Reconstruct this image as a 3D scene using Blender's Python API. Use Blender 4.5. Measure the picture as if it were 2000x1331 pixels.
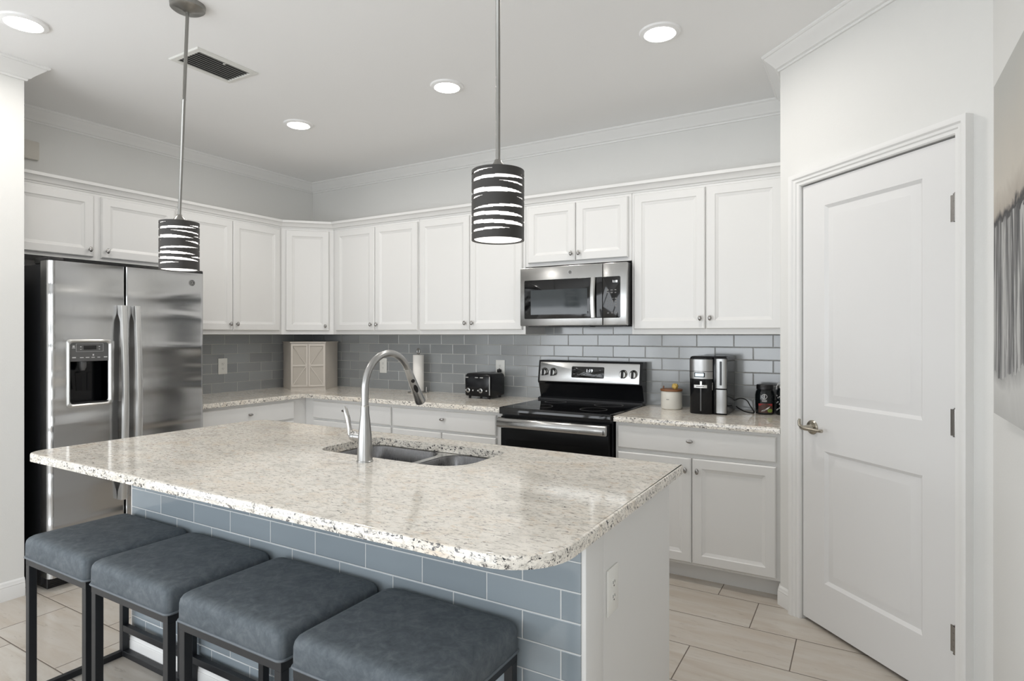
import bpy, bmesh, math, random
from mathutils import Vector, Matrix
from mathutils.geometry import tessellate_polygon

for o in list(bpy.data.objects):
    bpy.data.objects.remove(o, do_unlink=True)
SC = bpy.context.scene
COL = SC.collection
random.seed(7)
PI = math.pi

# ------------------------------------------------------------------ camera
CAMP = (4.512, -3.9669, 1.3695)
cd = bpy.data.cameras.new('camera')
cam = bpy.data.objects.new('camera', cd)
COL.objects.link(cam)
cam.location = CAMP
cam.rotation_euler = (PI / 2, 0, 0.5294)
cd.sensor_width = 36.0
cd.lens = 1173.22 / 2000 * 36
cd.shift_y = -11.43 / 2000
cd.clip_start = 0.05
SC.camera = cam

# ------------------------------------------------------------------ world, daylight, exposure
w = bpy.data.worlds.new('world')
SC.world = w
w.use_nodes = True
bg = w.node_tree.nodes['Background']
bg.inputs[0].default_value = (0.92, 0.955, 1.0, 1)
bg.inputs[1].default_value = 1.2
SC.cycles.max_bounces = 16
SC.cycles.diffuse_bounces = 10
SC.view_settings.view_transform = 'Standard'
SC.view_settings.look = 'None'
SC.view_settings.exposure = 0.11
SC.view_settings.gamma = 1.0
SC.view_settings.use_curve_mapping = False


def area(name, loc, rot, sx, sy, power, col, spread=PI):
    ld = bpy.data.lights.new(name, 'AREA')
    ld.shape = 'RECTANGLE'
    ld.size, ld.size_y = sx, sy
    ld.energy = power
    ld.color = col
    ld.spread = spread
    o = bpy.data.objects.new(name, ld)
    COL.objects.link(o)
    o.location = loc
    o.rotation_euler = rot
    return o


# daylight coming in through the rear glazed openings of the living room behind the camera
UPT = math.radians(22)   # lamp tilt added to throw more light onto the ceiling
RXW = 4.891
for xw in (-2.2, 0.2, 2.6):
    area('daylight_sliding_door', (xw, -6.36, 1.02), (PI / 2 + UPT, 0, 0), 2.2, 1.85, 42, (0.915, 0.96, 1.0))
area('added_side_fill', (RXW - 0.01, -5.35, 1.55), (PI / 2 + UPT * 0.5, 0, PI / 2), 1.5, 1.3, 22, (0.95, 0.975, 1.0))  # unseen fill lamp, added to brighten the faces turned to the right wall


# ------------------------------------------------------------------ materials
def S(r, g, b):
    f = lambda c: (c / 12.92 if c <= 0.04045 else ((c + 0.055) / 1.055) ** 2.4)
    return (f(r / 255), f(g / 255), f(b / 255), 1)


class NT:
    def __init__(s, name):
        s.m = bpy.data.materials.new(name)
        s.m.use_nodes = True
        s.t = s.m.node_tree
        s.p = s.t.nodes['Principled BSDF']

    def n(s, kind, **kw):
        nd = s.t.nodes.new(kind)
        for k, v in kw.items():
            setattr(nd, k, v)
        return nd

    def l(s, a, b):
        s.t.links.new(a, b)

    def math(s, op, a, b=None, clamp=False):
        nd = s.n('ShaderNodeMath', operation=op, use_clamp=clamp)
        for i, v in enumerate((a, b)):
            if v is None:
                continue
            if isinstance(v, (int, float)):
                nd.inputs[i].default_value = v
            else:
                s.l(v, nd.inputs[i])
        return nd.outputs[0]

    def mix(s, f, a, b, blend='MIX'):
        nd = s.n('ShaderNodeMix', data_type='RGBA', blend_type=blend)
        for sock, v in ((nd.inputs[0], f), (nd.inputs[6], a), (nd.inputs[7], b)):
            if isinstance(v, (int, float)):
                sock.default_value = v
            elif isinstance(v, tuple):
                sock.default_value = v
            else:
                s.l(v, sock)
        return nd.outputs[2]

    def ramp(s, f, stops):
        nd = s.n('ShaderNodeValToRGB')
        e = nd.color_ramp.elements
        while len(e) < len(stops):
            e.new(0.5)
        for el, (p, c) in zip(e, stops):
            el.position = p
            el.color = c if len(c) == 4 else (*c, 1)
        s.l(f, nd.inputs[0])
        return nd.outputs[0]

    def coords(s, scale=(1, 1, 1), rot=(0, 0, 0), loc=(0, 0, 0)):
        tc = s.n('ShaderNodeTexCoord')
        mp = s.n('ShaderNodeMapping')
        mp.inputs['Scale'].default_value = scale
        mp.inputs['Rotation'].default_value = rot
        mp.inputs['Location'].default_value = loc
        s.l(tc.outputs['Object'], mp.inputs[0])
        return mp.outputs[0]

    def noise(s, vec, scale, detail=3, rough=0.5, dist=0):
        nd = s.n('ShaderNodeTexNoise')
        nd.inputs['Scale'].default_value = scale
        nd.inputs['Detail'].default_value = detail
        nd.inputs['Roughness'].default_value = rough
        nd.inputs['Distortion'].default_value = dist
        s.l(vec, nd.inputs['Vector'])
        return nd.outputs[0]

    def bump(s, h, strength=0.2, dist=0.01):
        b = s.n('ShaderNodeBump')
        b.inputs['Strength'].default_value = strength
        b.inputs['Distance'].default_value = dist
        s.l(h, b.inputs['Height'])
        s.l(b.outputs[0], s.p.inputs['Normal'])

    def set(s, **kw):
        for k, v in kw.items():
            i = s.p.inputs[k.replace('_', ' ')]
            if isinstance(v, (int, float, tuple)):
                i.default_value = v
            else:
                s.l(v, i)
        return s


def plain(name, col, rough=0.5, metal=0.0, spec=0.5, bump=None, coat=0.0):
    t = NT(name)
    t.set(Base_Color=col, Roughness=rough, Metallic=metal)
    t.p.inputs['Specular IOR Level'].default_value = spec
    if coat:
        t.p.inputs['Coat Weight'].default_value = coat
        t.p.inputs['Coat Roughness'].default_value = 0.05
    v = t.coords()
    if bump:
        t.bump(t.noise(v, bump[0], 3), bump[1], bump[2])
    else:
        n_ = t.noise(v, 30, 2)
        t.set(Roughness=t.math('ADD', t.math('MULTIPLY', n_, 0.06), max(rough - 0.03, 0.0)))
    return t.m


def emit(name, col, strength):
    t = NT(name)
    t.set(Base_Color=(0.9, 0.9, 0.9, 1), Roughness=0.5)
    t.p.inputs['Emission Color'].default_value = col
    t.p.inputs['Emission Strength'].default_value = strength
    return t.m


def steel(name, col=(0.56, 0.56, 0.56, 1), rough=0.26, scale=(1, 1, 1), wav=0.0, wscale=(1, 1, 3)):
    t = NT(name)
    v = t.coords(scale)
    n_ = t.noise(v, 40, 3)
    t.set(Base_Color=col, Metallic=1.0,
          Roughness=t.math('ADD', t.math('MULTIPLY', n_, 0.10), rough - 0.05))
    if wav:
        t.bump(t.noise(t.coords(wscale), 1.6, 1, 0.3, 0.4), wav, 0.035)
    else:
        t.bump(n_, 0.03, 0.002)
    return t.m


def tile_mat(name, axis_u, axis_v, u0, v0, bw, bh, mort, offs, cols, grout, rough=0.1, grain=None, bumpd=0.0015, tilt=0.0, groutrough=0.7, spec=0.5):
    """running bond: brick bw x bh, every next row shifted by offs"""
    t = NT(name)
    tc = t.n('ShaderNodeTexCoord')
    sp = t.n('ShaderNodeSeparateXYZ')
    t.l(tc.outputs['Object'], sp.inputs[0])
    u = t.math('SUBTRACT', sp.outputs['XYZ'.index(axis_u)], u0)
    v = t.math('SUBTRACT', sp.outputs['XYZ'.index(axis_v)], v0)
    vr = t.math('DIVIDE', v, bh)
    row = t.math('FLOOR', vr)
    ur = t.math('DIVIDE', t.math('ADD', u, t.math('MULTIPLY', row, offs)), bw)
    colm = t.math('FLOOR', ur)
    fu = t.math('SUBTRACT', ur, colm)
    fv = t.math('SUBTRACT', vr, row)
    du = t.math('MULTIPLY', t.math('MINIMUM', fu, t.math('SUBTRACT', 1.0, fu)), bw)
    dv = t.math('MULTIPLY', t.math('MINIMUM', fv, t.math('SUBTRACT', 1.0, fv)), bh)
    d = t.math('MINIMUM', du, dv)
    mask = t.math('GREATER_THAN', d, mort)
    h = t.math('MINIMUM', t.math('DIVIDE', d, mort * 2.2), 1.0)
    cx = t.n('ShaderNodeCombineXYZ')
    t.l(colm, cx.inputs[0])
    t.l(row, cx.inputs[1])
    wn = t.n('ShaderNodeTexWhiteNoise', noise_dimensions='3D')
    t.l(cx.outputs[0], wn.inputs['Vector'])
    base = t.mix(wn.outputs['Value'], cols[0], cols[1])
    if grain:
        sc = [1, 1, 1]
        ad = t.n('ShaderNodeVectorMath', operation='MULTIPLY_ADD')
        t.l(wn.outputs['Color'], ad.inputs[0])
        ad.inputs[1].default_value = (7, 7, 7)
        mp = t.n('ShaderNodeMapping')
        mp.inputs['Scale'].default_value = grain[0]
        t.l(tc.outputs['Object'], mp.inputs[0])
        t.l(mp.outputs[0], ad.inputs[2])
        g1 = t.noise(ad.outputs[0], 2.2, 6, 0.62, 0.6)
        base = t.mix(t.ramp(g1, [(0.34, (0, 0, 0)), (0.62, (1, 1, 1))]), grain[1], base)
        g2 = t.noise(ad.outputs[0], 6.0, 4, 0.6, 1.0)
        base = t.mix(t.math('MULTIPLY', t.ramp(g2, [(0.60, (0, 0, 0)), (0.74, (1, 1, 1))]), 0.7), base, grain[2])
    t.set(Base_Color=t.mix(mask, grout, base))
    t.p.inputs['Specular IOR Level'].default_value = spec
    t.set(Roughness=t.math('SUBTRACT', groutrough, t.math('MULTIPLY', mask, groutrough - rough)))
    if tilt:
        # each tile is set at a very slightly different angle
        r1 = t.math('MULTIPLY', t.math('SUBTRACT', wn.outputs['Value'], 0.5), tilt)
        sc2 = t.n('ShaderNodeSeparateXYZ')
        t.l(wn.outputs['Color'], sc2.inputs[0])
        r2 = t.math('MULTIPLY', t.math('SUBTRACT', sc2.outputs[1], 0.5), tilt)
        wob = t.math('ADD', t.math('MULTIPLY', t.math('MULTIPLY', fu, bw), r1), t.math('MULTIPLY', t.math('MULTIPLY', fv, bh), r2))
        hh = t.math('ADD', t.math('MULTIPLY', h, bumpd), wob)
        b = t.n('ShaderNodeBump')
        b.inputs['Strength'].default_value = 1.0
        b.inputs['Distance'].default_value = 1.0
        t.l(hh, b.inputs['Height'])
        t.l(b.outputs[0], t.p.inputs['Normal'])
    else:
        t.bump(h, 1.0, bumpd)
    return t.m


def granite_mat(name):
    t = NT(name)
    v = t.coords((1.0, 1.9, 1.9), rot=(0, 0, 0.12))
    n1 = t.noise(v, 5, 4, 0.6, 0.5)
    base = t.ramp(n1, [(0.30, S(214, 209, 200)), (0.52, S(236, 231, 222)), (0.74, S(226, 214, 198))])
    n2 = t.noise(v, 42, 4, 0.66, 0.4)
    base = t.mix(t.math('MULTIPLY', t.ramp(n2, [(0.50, (0, 0, 0)), (0.64, (1, 1, 1))]), 0.65), base, S(180, 175, 166))
    n2b = t.noise(t.coords((1.0, 2.3, 2.3), loc=(3, 1, 2), rot=(0, 0, 0.15)), 50, 3, 0.62, 0.4)
    base = t.mix(t.math('MULTIPLY', t.ramp(n2b, [(0.575, (0, 0, 0)), (0.66, (1, 1, 1))]), 0.85), base, S(142, 137, 131))
    n3 = t.noise(t.coords((1.0, 1.8, 1.8), loc=(5, 3, 1)), 58, 4, 0.7, 0.7)
    ge = t.n('ShaderNodeNewGeometry')
    sp = t.n('ShaderNodeSeparateXYZ')
    t.l(ge.outputs['True Normal'], sp.inputs[0])
    edge = t.math('LESS_THAN', t.math('ABSOLUTE', sp.outputs[2]), 0.5)
    # sawn edges show the coarser dark minerals
    n3 = t.math('ADD', n3, t.math('MULTIPLY', edge, 0.075))
    base = t.mix(t.ramp(n3, [(0.635, (0, 0, 0)), (0.69, (1, 1, 1))]), base, S(88, 86, 85))
    n4 = t.noise(t.coords((1, 1, 1), loc=(1, 9, 4)), 85, 2, 0.5, 0.3)
    n4 = t.math('ADD', n4, t.math('MULTIPLY', edge, 0.085))
    base = t.mix(t.ramp(n4, [(0.72, (0, 0, 0)), (0.77, (1, 1, 1))]), base, S(40, 41, 44))
    n5 = t.noise(t.coords((1, 1.5, 1.5), loc=(2, 2, 7)), 26, 4, 0.6, 0.5)
    base = t.mix(t.math('MULTIPLY', t.ramp(n5, [(0.58, (0, 0, 0)), (0.70, (1, 1, 1))]), t.math('SUBTRACT', 0.5, t.math('MULTIPLY', edge, 0.45))), base, S(214, 188, 160))
    t.set(Base_Color=base, Roughness=0.09)
    t.p.inputs['Specular IOR Level'].default_value = 0.55
    return t.m


def leather_mat(name):
    t = NT(name)
    v = t.coords()
    n1 = t.noise(v, 18, 5, 0.65, 1.2)
    n2 = t.noise(v, 55, 4, 0.6, 0.6)
    f = t.math('ADD', t.math('MULTIPLY', n1, 0.65), t.math('MULTIPLY', n2, 0.35))
    t.set(Base_Color=t.ramp(f, [(0.34, S(76, 83, 89)), (0.5, S(90, 97, 103)), (0.68, S(108, 114, 119))]), Roughness=0.6)
    t.p.inputs['Specular IOR Level'].default_value = 0.2
    t.bump(t.noise(v, 240, 2), 0.12, 0.002)
    return t.m


def canvas_mat(name):
    t = NT(name)
    tc = t.n('ShaderNodeTexCoord')
    sp = t.n('ShaderNodeSeparateXYZ')
    t.l(tc.outputs['Object'], sp.inputs[0])
    st = t.noise(t.coords((1, 12, 0.8)), 3.0, 5, 0.65, 0.6)
    cl = t.noise(t.coords((1, 1.4, 1.4)), 3.0, 5, 0.6, 0.8)
    hz = t.math('ADD', t.math('ADD', sp.outputs[2], 1.128), t.math('MULTIPLY', t.math('SUBTRACT', cl, 0.5), 0.22))
    up = t.ramp(t.math('SUBTRACT', hz, 1.1), [(0.0, S(178, 178, 176)), (0.12, S(196, 196, 194)), (0.20, S(140, 140, 140)), (0.42, S(120, 120, 120)), (0.57, S(112, 111, 110)), (0.605, S(52, 52, 54)), (0.63, S(172, 164, 154)), (0.72, S(196, 190, 180)), (1.0, S(180, 180, 176))])
    mid = t.math('MULTIPLY', t.math('LESS_THAN', hz, 1.69), t.math('GREATER_THAN', hz, 1.27))
    s2 = t.ramp(st, [(0.40, S(44, 46, 50)), (0.5, S(128, 128, 128)), (0.6, S(206, 206, 204))])
    t.set(Base_Color=t.mix(t.math('MULTIPLY', mid, 0.7), up, s2), Roughness=0.7)
    return t.m


WHITE = S(236, 236, 234)
M = dict(
    wall=plain('wall_paint', S(221, 221, 219), 0.65, bump=(160, 0.12, 0.004)),
    ceiling=plain('ceiling_paint', S(234, 234, 234), 0.8, bump=(120, 0.08, 0.004)),
    trim=plain('trim_paint', S(228, 228, 227), 0.35),
    cab=plain('cabinet_paint', S(222, 222, 221), 0.36),
    door=plain('door_paint', S(222, 222, 222), 0.38),
    granite=granite_mat('granite'),
    leather=leather_mat('leather'),
    piping=plain('piping_leather', S(96, 103, 109), 0.5),
    black_metal=plain('black_powder_coat', S(24, 26, 30), 0.42),
    steel=steel('brushed_steel', (0.45, 0.45, 0.445, 1), 0.24),
    faucet=steel('satin_faucet', (0.42, 0.42, 0.415, 1), 0.30),
    fridge_steel=steel('fridge_steel', (0.50, 0.50, 0.50, 1), 0.20, (1, 1, 40), 0.8, (0.4, 0.5, 4.2)),
    bright_steel=steel('bright_steel', (0.50, 0.50, 0.49, 1), 0.24),
    satin=steel('satin_steel', (0.62, 0.62, 0.61, 1), 0.40),
    stem=steel('stem_nickel', (0.30, 0.295, 0.28, 1), 0.3),
    nickel=steel('satin_nickel', (0.50, 0.49, 0.47, 1), 0.28),
    knob=steel('dark_nickel', (0.38, 0.37, 0.36, 1), 0.25),
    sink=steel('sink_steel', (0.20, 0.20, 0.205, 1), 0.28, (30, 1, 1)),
    black_gloss=plain('black_glass', S(14, 14, 15), 0.06),
    oven_black=plain('oven_enamel', S(14, 14, 15), 0.2, spec=0.12),
    coffee_steel=steel('coffee_maker_steel', (0.36, 0.36, 0.355, 1), 0.30),
    black_plastic=plain('black_plastic', S(20, 20, 22), 0.35),
    gloss_plastic=plain('gloss_black_plastic', S(16, 17, 20), 0.16, spec=0.3),
    dark_case=plain('dark_grey_case', S(22, 23, 26), 0.45),
    grey_plastic=plain('grey_plastic', S(84, 84, 84), 0.3),
    light_mark=plain('pale_print', S(190, 190, 190), 0.6),
    dim_mark=plain('grey_print', S(112, 112, 112), 0.6),
    white_plastic=plain('white_plastic', S(232, 232, 228), 0.35),
    slot=plain('outlet_slot', S(70, 68, 64), 0.6),
    paper=plain('paper_towel', S(236, 234, 230), 0.9, bump=(180, 0.3, 0.003)),
    ceramic=plain('ceramic', S(222, 220, 212), 0.25),
    wood=plain('acacia_wood', S(136, 92, 60), 0.5, bump=(40, 0.1, 0.002)),
    gold=plain('gold_ornament', S(206, 176, 96), 0.45),
    cream=plain('cream_paint', S(206, 200, 192), 0.55),
    cream_shade=plain('cream_recess_shade', S(186, 180, 171), 0.6),  # same cream darkened, recess shade put into the bread box door colour
    green=plain('label_green', S(120, 140, 60), 0.5),
    red=plain('label_red', S(150, 44, 46), 0.5),
    white_ink=plain('label_white', S(214, 214, 212), 0.5),
    brown_ink=plain('label_brown', S(70, 44, 36), 0.5),
    jar_glass=plain('jar_dark', S(18, 22, 24), 0.12),
    vent_white=plain('vent_enamel', S(214, 214, 210), 0.5),
    vent_dark=plain('vent_duct', S(70, 70, 70), 0.8),
    canvas=canvas_mat('abstract_canvas'),
    canvas_edge=plain('canvas_edge', S(200, 200, 196), 0.8),
    beige_plastic=plain('aged_plastic', S(204, 200, 192), 0.5),
    bronze=steel('aged_nickel', (0.42, 0.39, 0.33, 1), 0.26),
    lens=emit('downlight_lens', (1, 0.98, 0.94, 1), 9.0),
    glass_glow=emit('lit_glass', (1, 0.97, 0.92, 1), 1.15),
    bulb=emit('lit_bulb', (1, 0.97, 0.92, 1), 14.0),
    led_white=emit('clock_digits', (0.9, 0.95, 1, 1), 1.4),
    lcd=emit('coffee_screen', (0.42, 0.78, 1.0, 1), 0.75),
    shade=plain('shade_metal', S(52, 50, 48), 0.5),
)
T1, T2 = S(142, 145, 147), S(160, 164, 166)
GROUT = S(190, 190, 188)
M['tile_back'] = tile_mat('glass_tile_back', 'X', 'Z', 3.581 - 0.11425 * 5, 0.898, 0.2285, 0.0785, 0.0019, 0.11425, (T1, T2), GROUT, 0.14, tilt=0.02, spec=0.95)
M['tile_left'] = tile_mat('glass_tile_left', 'Y', 'Z', -0.687 - 0.11425 * 3, 0.898, 0.2285, 0.0785, 0.0019, 0.11425, (T1, T2), GROUT, 0.14, tilt=0.02, spec=0.95)
M['tile_island'] = tile_mat('glass_tile_island', 'X', 'Z', 3.834 - 2.83 - 0.11425 * 8, 0.001, 0.2285, 0.0785, 0.0017, 0.11425, (S(134, 144, 151), S(146, 156, 163)), S(206, 209, 210), 0.09, tilt=0.008)
M['floor'] = tile_mat('plank_tile_floor', 'X', 'Y', 4.052, -0.99, 0.6, 0.3, 0.0022, 0.2, (S(192, 186, 178), S(203, 198, 190)), S(104, 94, 86), 0.28,
                      grain=((1.2, 7.0, 1), S(184, 174, 162), S(150, 140, 128)), bumpd=0.001)


# ------------------------------------------------------------------ mesh builder
class MB:
    def __init__(s, xf=None):
        s.v, s.f, s.xf = [], [], xf

    def add(s, vs, fs):
        k = len(s.v)
        if s.xf is not None:
            vs = [s.xf(*p) for p in vs]
        s.v += [tuple(p) for p in vs]
        s.f += [tuple(i + k for i in f) for f in fs]
        return s

    def bm(s, b):
        b.verts.ensure_lookup_table()
        s.add([tuple(x.co) for x in b.verts], [[x.index for x in f.verts] for f in b.faces])
        b.free()
        return s

    def box(s, x0, x1, y0, y1, z0, z1, bev=0.0, seg=2):
        b = bmesh.new()
        bmesh.ops.create_cube(b, size=1.0)
        for q in b.verts:
            q.co = Vector(((x0 + x1) / 2 + q.co.x * (x1 - x0), (y0 + y1) / 2 + q.co.y * (y1 - y0), (z0 + z1) / 2 + q.co.z * (z1 - z0)))
        if bev:
            bmesh.ops.bevel(b, geom=list(b.edges), offset=bev, segments=seg, profile=0.5, affect='EDGES')
        b.verts.index_update()
        return s.bm(b)

    def loops(s, rings, cap0=True, cap1=True):
        """bridge consecutive closed rings having equal counts"""
        n = len(rings[0])
        vs = [p for r in rings for p in r]
        fs = []
        for i in range(len(rings) - 1):
            for j in range(n):
                fs.append((i * n + j, i * n + (j + 1) % n, (i + 1) * n + (j + 1) % n, (i + 1) * n + j))
        if cap0:
            fs.append(tuple(range(n))[::-1])
        if cap1:
            fs.append(tuple((len(rings) - 1) * n + j for j in range(n)))
        return s.add(vs, fs)

    def lathe(s, c, prof, n=32, axis='z', sx=1.0, sy=1.0):
        rings = []
        for r, h in prof:
            ring = []
            for k in range(n):
                a = 2 * PI * k / n
                p, q = r * sx * math.cos(a), r * sy * math.sin(a)
                ring.append({'z': (c[0] + p, c[1] + q, c[2] + h), 'y': (c[0] + p, c[1] + h, c[2] + q), 'x': (c[0] + h, c[1] + p, c[2] + q)}[axis])
            rings.append(ring)
        return s.loops(rings)

    def tube(s, pts, rad, n=14, caps=True):
        pts = [Vector(p) for p in pts]
        if not isinstance(rad, (list, tuple)):
            rad = [rad] * len(pts)
        d0 = (pts[1] - pts[0]).normalized()
        up = Vector((0, 0, 1)) if abs(d0.z) < 0.9 else Vector((1, 0, 0))
        u = d0.cross(up).normalized()
        rings = []
        for i, p in enumerate(pts):
            d = (pts[min(i + 1, len(pts) - 1)] - pts[max(i - 1, 0)]).normalized()
            u = (u - d * u.dot(d)).normalized()
            vv = d.cross(u)
            rings.append([tuple(p + (u * math.cos(2 * PI * k / n) + vv * math.sin(2 * PI * k / n)) * rad[i]) for k in range(n)])
        return s.loops(rings, caps, caps)

    def bar(s, a, b, wd, th, up=(0, 0, 1)):
        """rectangular bar from a to b"""
        a, b, up = Vector(a), Vector(b), Vector(up)
        d = (b - a).normalized()
        sd = d.cross(up).normalized()
        u2 = sd.cross(d)
        r = lambda p: [tuple(p + sd * i * wd / 2 + u2 * j * th / 2) for i, j in ((-1, -1), (1, -1), (1, 1), (-1, 1))]
        return s.loops([r(a), r(b)])

    def slab(s, outline, z0, z1, r=0.004, holes=()):
        """flat plate with softened top edges, optional holes"""
        rings = [offset_poly(outline, q) for q in (0.0022, 0, 0, r * 0.3, r, r + 0.0025)]
        zs = [z0, z0 + 0.0004, z1 - r, z1 - r * 0.3, z1, z1]
        n = len(outline)
        vs = [(p[0], p[1], z) for ring, z in zip(rings, zs) for p in ring]
        fs = []
        for i in range(5):
            for j in range(n):
                fs.append((i * n + j, i * n + (j + 1) % n, (i + 1) * n + (j + 1) % n, (i + 1) * n + j))
        base = [len(vs)]
        for h in holes:
            m = len(h)
            hb = len(vs)
            vs += [(p[0], p[1], z1) for p in h] + [(p[0], p[1], z0) for p in h]
            for j in range(m):
                fs.append((hb + j, hb + (j + 1) % m, hb + m + (j + 1) % m, hb + m + j))
            base.append(hb)
        for z, lev in ((z1, 5), (z0, 0)):
            polys = [[Vector((p[0], p[1], 0)) for p in rings[lev]]] + [[Vector((p[0], p[1], 0)) for p in h] for h in holes]
            idx = [lev * n + j for j in range(n)]
            for h, hb in zip(holes, base[1:]):
                idx += [hb + (0 if z == z1 else len(h)) + j for j in range(len(h))]
            for tri in tessellate_polygon(polys):
                fs.append(tuple(idx[q] for q in tri))
        return s.add(vs, fs)

    def prism(s, outline, z0, z1):
        return s.loops([[(p[0], p[1], z0) for p in outline], [(p[0], p[1], z1) for p in outline]])

    def sweep(s, path, prof, mp=lambda a, b, h: (a, b, h)):
        """closed profile (offset to the right of the path, height) along a 2-D polyline with mitres"""
        P = [Vector(p) for p in path]
        rings = []
        for i, p in enumerate(P):
            ns = []
            if i > 0:
                d = (P[i] - P[i - 1]).normalized()
                ns.append(Vector((d.y, -d.x)))
            if i < len(P) - 1:
                d = (P[i + 1] - P[i]).normalized()
                ns.append(Vector((d.y, -d.x)))
            m = ns[0] if len(ns) == 1 else (ns[0] + ns[1]) / (1 + ns[0].dot(ns[1]))
            rings.append([mp(p.x + m.x * o, p.y + m.y * o, h) for o, h in prof])
        return s.loops(rings)

    def build(s, name, mat, parent=None, angle=35):
        me = bpy.data.meshes.new(name)
        b = bmesh.new()
        bv = []
        org = ORG.get(parent.name, Vector()) if parent else Vector()
        for p in s.v:
            bv.append(b.verts.new(Vector(p) - org))
        for f in s.f:
            try:
                b.faces.new([bv[i] for i in f])
            except ValueError:
                pass
        bmesh.ops.remove_doubles(b, verts=list(b.verts), dist=1e-6)
        bmesh.ops.recalc_face_normals(b, faces=list(b.faces))
        b.to_mesh(me)
        b.free()
        me.materials.append(mat if not isinstance(mat, str) else M[mat])
        if angle:
            me.shade_smooth()
            me.set_sharp_from_angle(angle=math.radians(angle))
        o = bpy.data.objects.new(name, me)
        COL.objects.link(o)
        if parent:
            o.parent = parent
            ORG[o.name] = org
        else:
            ORG[o.name] = Vector()
        return o


ORG = {}


def offset_poly(pts, d):
    """inset a counter-clockwise outline by d"""
    n = len(pts)
    out = []
    for i in range(n):
        a, b, c = Vector(pts[i - 1]), Vector(pts[i]), Vector(pts[(i + 1) % n])
        d1, d2 = (b - a).normalized(), (c - b).normalized()
        n1, n2 = Vector((-d1.y, d1.x)), Vector((-d2.y, d2.x))
        q = 1 + n1.dot(n2)
        m = (n1 + n2) / max(q, 0.2)
        out.append((b.x + m.x * d, b.y + m.y * d))
    return out


def rrect(x0, x1, y0, y1, r, n=8):
    """counter-clockwise rounded rectangle; r = (front-left, front-right, back-right, back-left)"""
    if not isinstance(r, tuple):
        r = (r,) * 4
    out = []
    for (cx, cy, a0), q in zip(((x0, y0, PI), (x1, y0, 1.5 * PI), (x1, y1, 0), (x0, y1, 0.5 * PI)), r):
        ox = cx + (q if cx == x0 else -q)
        oy = cy + (q if cy == y0 else -q)
        for k in range(n + 1):
            a = a0 + k / n * PI / 2
            out.append((ox + q * math.cos(a), oy + q * math.sin(a)))
    return out


def empty(name, loc):
    o = bpy.data.objects.new(name, None)
    o.empty_display_size = 0.1
    COL.objects.link(o)
    o.location = loc
    ORG[o.name] = Vector(loc)
    return o


def tag(o, label, cat, group=None):
    o['label'] = label
    o['category'] = cat
    if group:
        o['group'] = group
    return o


def thing(name, loc, label, cat, group=None):
    return tag(empty(name, loc), label, cat, group)


def struct(o):
    o['kind'] = 'structure'
    return o


def copy_tree(o, parent=None):
    c = o.copy()
    COL.objects.link(c)
    if parent:
        c.parent = parent
    for ch in [x for x in o.children]:
        copy_tree(ch, c)
    return c


def text_mb(txt, size, place):
    """lettering turned into a thin mesh; place maps (x, y, h) to the scene"""
    cu = bpy.data.curves.new('lettering', 'FONT')
    cu.body = txt
    cu.size = size
    cu.extrude = 0.0006
    cu.resolution_u = 3
    cu.align_x = 'CENTER'
    cu.align_y = 'CENTER'
    o = bpy.data.objects.new('lettering', cu)
    COL.objects.link(o)
    dg = bpy.context.evaluated_depsgraph_get()
    me = bpy.data.meshes.new_from_object(o.evaluated_get(dg))
    mb = MB()
    mb.add([place(*v.co) for v in me.vertices], [tuple(p.vertices) for p in me.polygons])
    bpy.data.objects.remove(o, do_unlink=True)
    bpy.data.curves.remove(cu)
    bpy.data.meshes.remove(me)
    return mb


def frame(ox, oy, u, n):
    """local (x along the wall, y out of the wall, z) to scene"""
    return lambda x, y, z: (ox + u[0] * x + n[0] * y, oy + u[1] * x + n[1] * y, z)


R2 = math.sqrt(0.5)
BACK = frame(0, 0, (1, 0), (0, -1))          # back wall, x to the right
LEFT = frame(0, 0, (0, 1), (1, 0))           # left wall, x = scene y
DIAG = frame(0.31, -0.61, (R2, R2), (R2, -R2))    # corner wall cabinet front
PAN = frame(4.2609, -0.7585, (R2, -R2), (-R2, -R2))  # angled pantry wall

H = 2.786       # ceiling
ZC = 0.8956     # worktop
ZU = 1.372      # underside of the wall cabinets
PX = 4.147      # pantry side wall
RX = 4.891      # right wall
LW = 0.70       # short wall beside the fridge
LY = -2.535
REAR = -6.4

# ------------------------------------------------------------------ room shell
SX = -4.0      # far side of the living room
SE = -3.25     # end of the short fridge wall
struct(MB().box(SX - 0.15, 5.05, REAR - 0.15, 0.15, -0.12, 0.0).build('floor', 'floor', angle=0))
struct(MB().box(SX - 0.15, 5.05, REAR - 0.15, 0.15, H, H + 0.12).build('ceiling', 'ceiling', angle=0))
struct(MB().box(-0.12, 5.0, 0.0, 0.12, 0, H).build('wall_back', 'wall', angle=0))
struct(MB().box(-0.12, 0.0, LY, 0.0, 0, H).build('wall_left', 'wall', angle=0))
m = MB()
m.prism([(SX, SE), (LW, SE), (LW, LY), (-0.12, LY), (-0.12, SE + 0.12), (SX, SE + 0.12)], 0, H)
struct(m.build('wall_alcove', 'wall', angle=0))
struct(MB().box(SX - 0.12, SX, REAR, SE + 0.12, 0, H).build('wall_living', 'wall', angle=0))
m = MB()
for xa, xb in ((SX - 0.12, -3.3), (-1.1, -0.9), (1.3, 1.5), (3.7, 5.0)):
    m.box(xa, xb, REAR - 0.12, REAR, 0, H)
for xa in (-3.3, -0.9, 1.5):
    m.box(xa, xa + 2.2, REAR - 0.12, REAR, 1.98, H)
struct(m.build('wall_rear', 'wall', angle=0))
m = MB().box(RX, RX + 0.12, -4.58, 0.0, 0, H)
m.box(RX, RX + 0.12, -6.12, -4.58, 0, 0.88)  # unseen opening, added to go with the side fill lamp
m.box(RX, RX + 0.12, -6.12, -4.58, 2.22, H)
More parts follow.
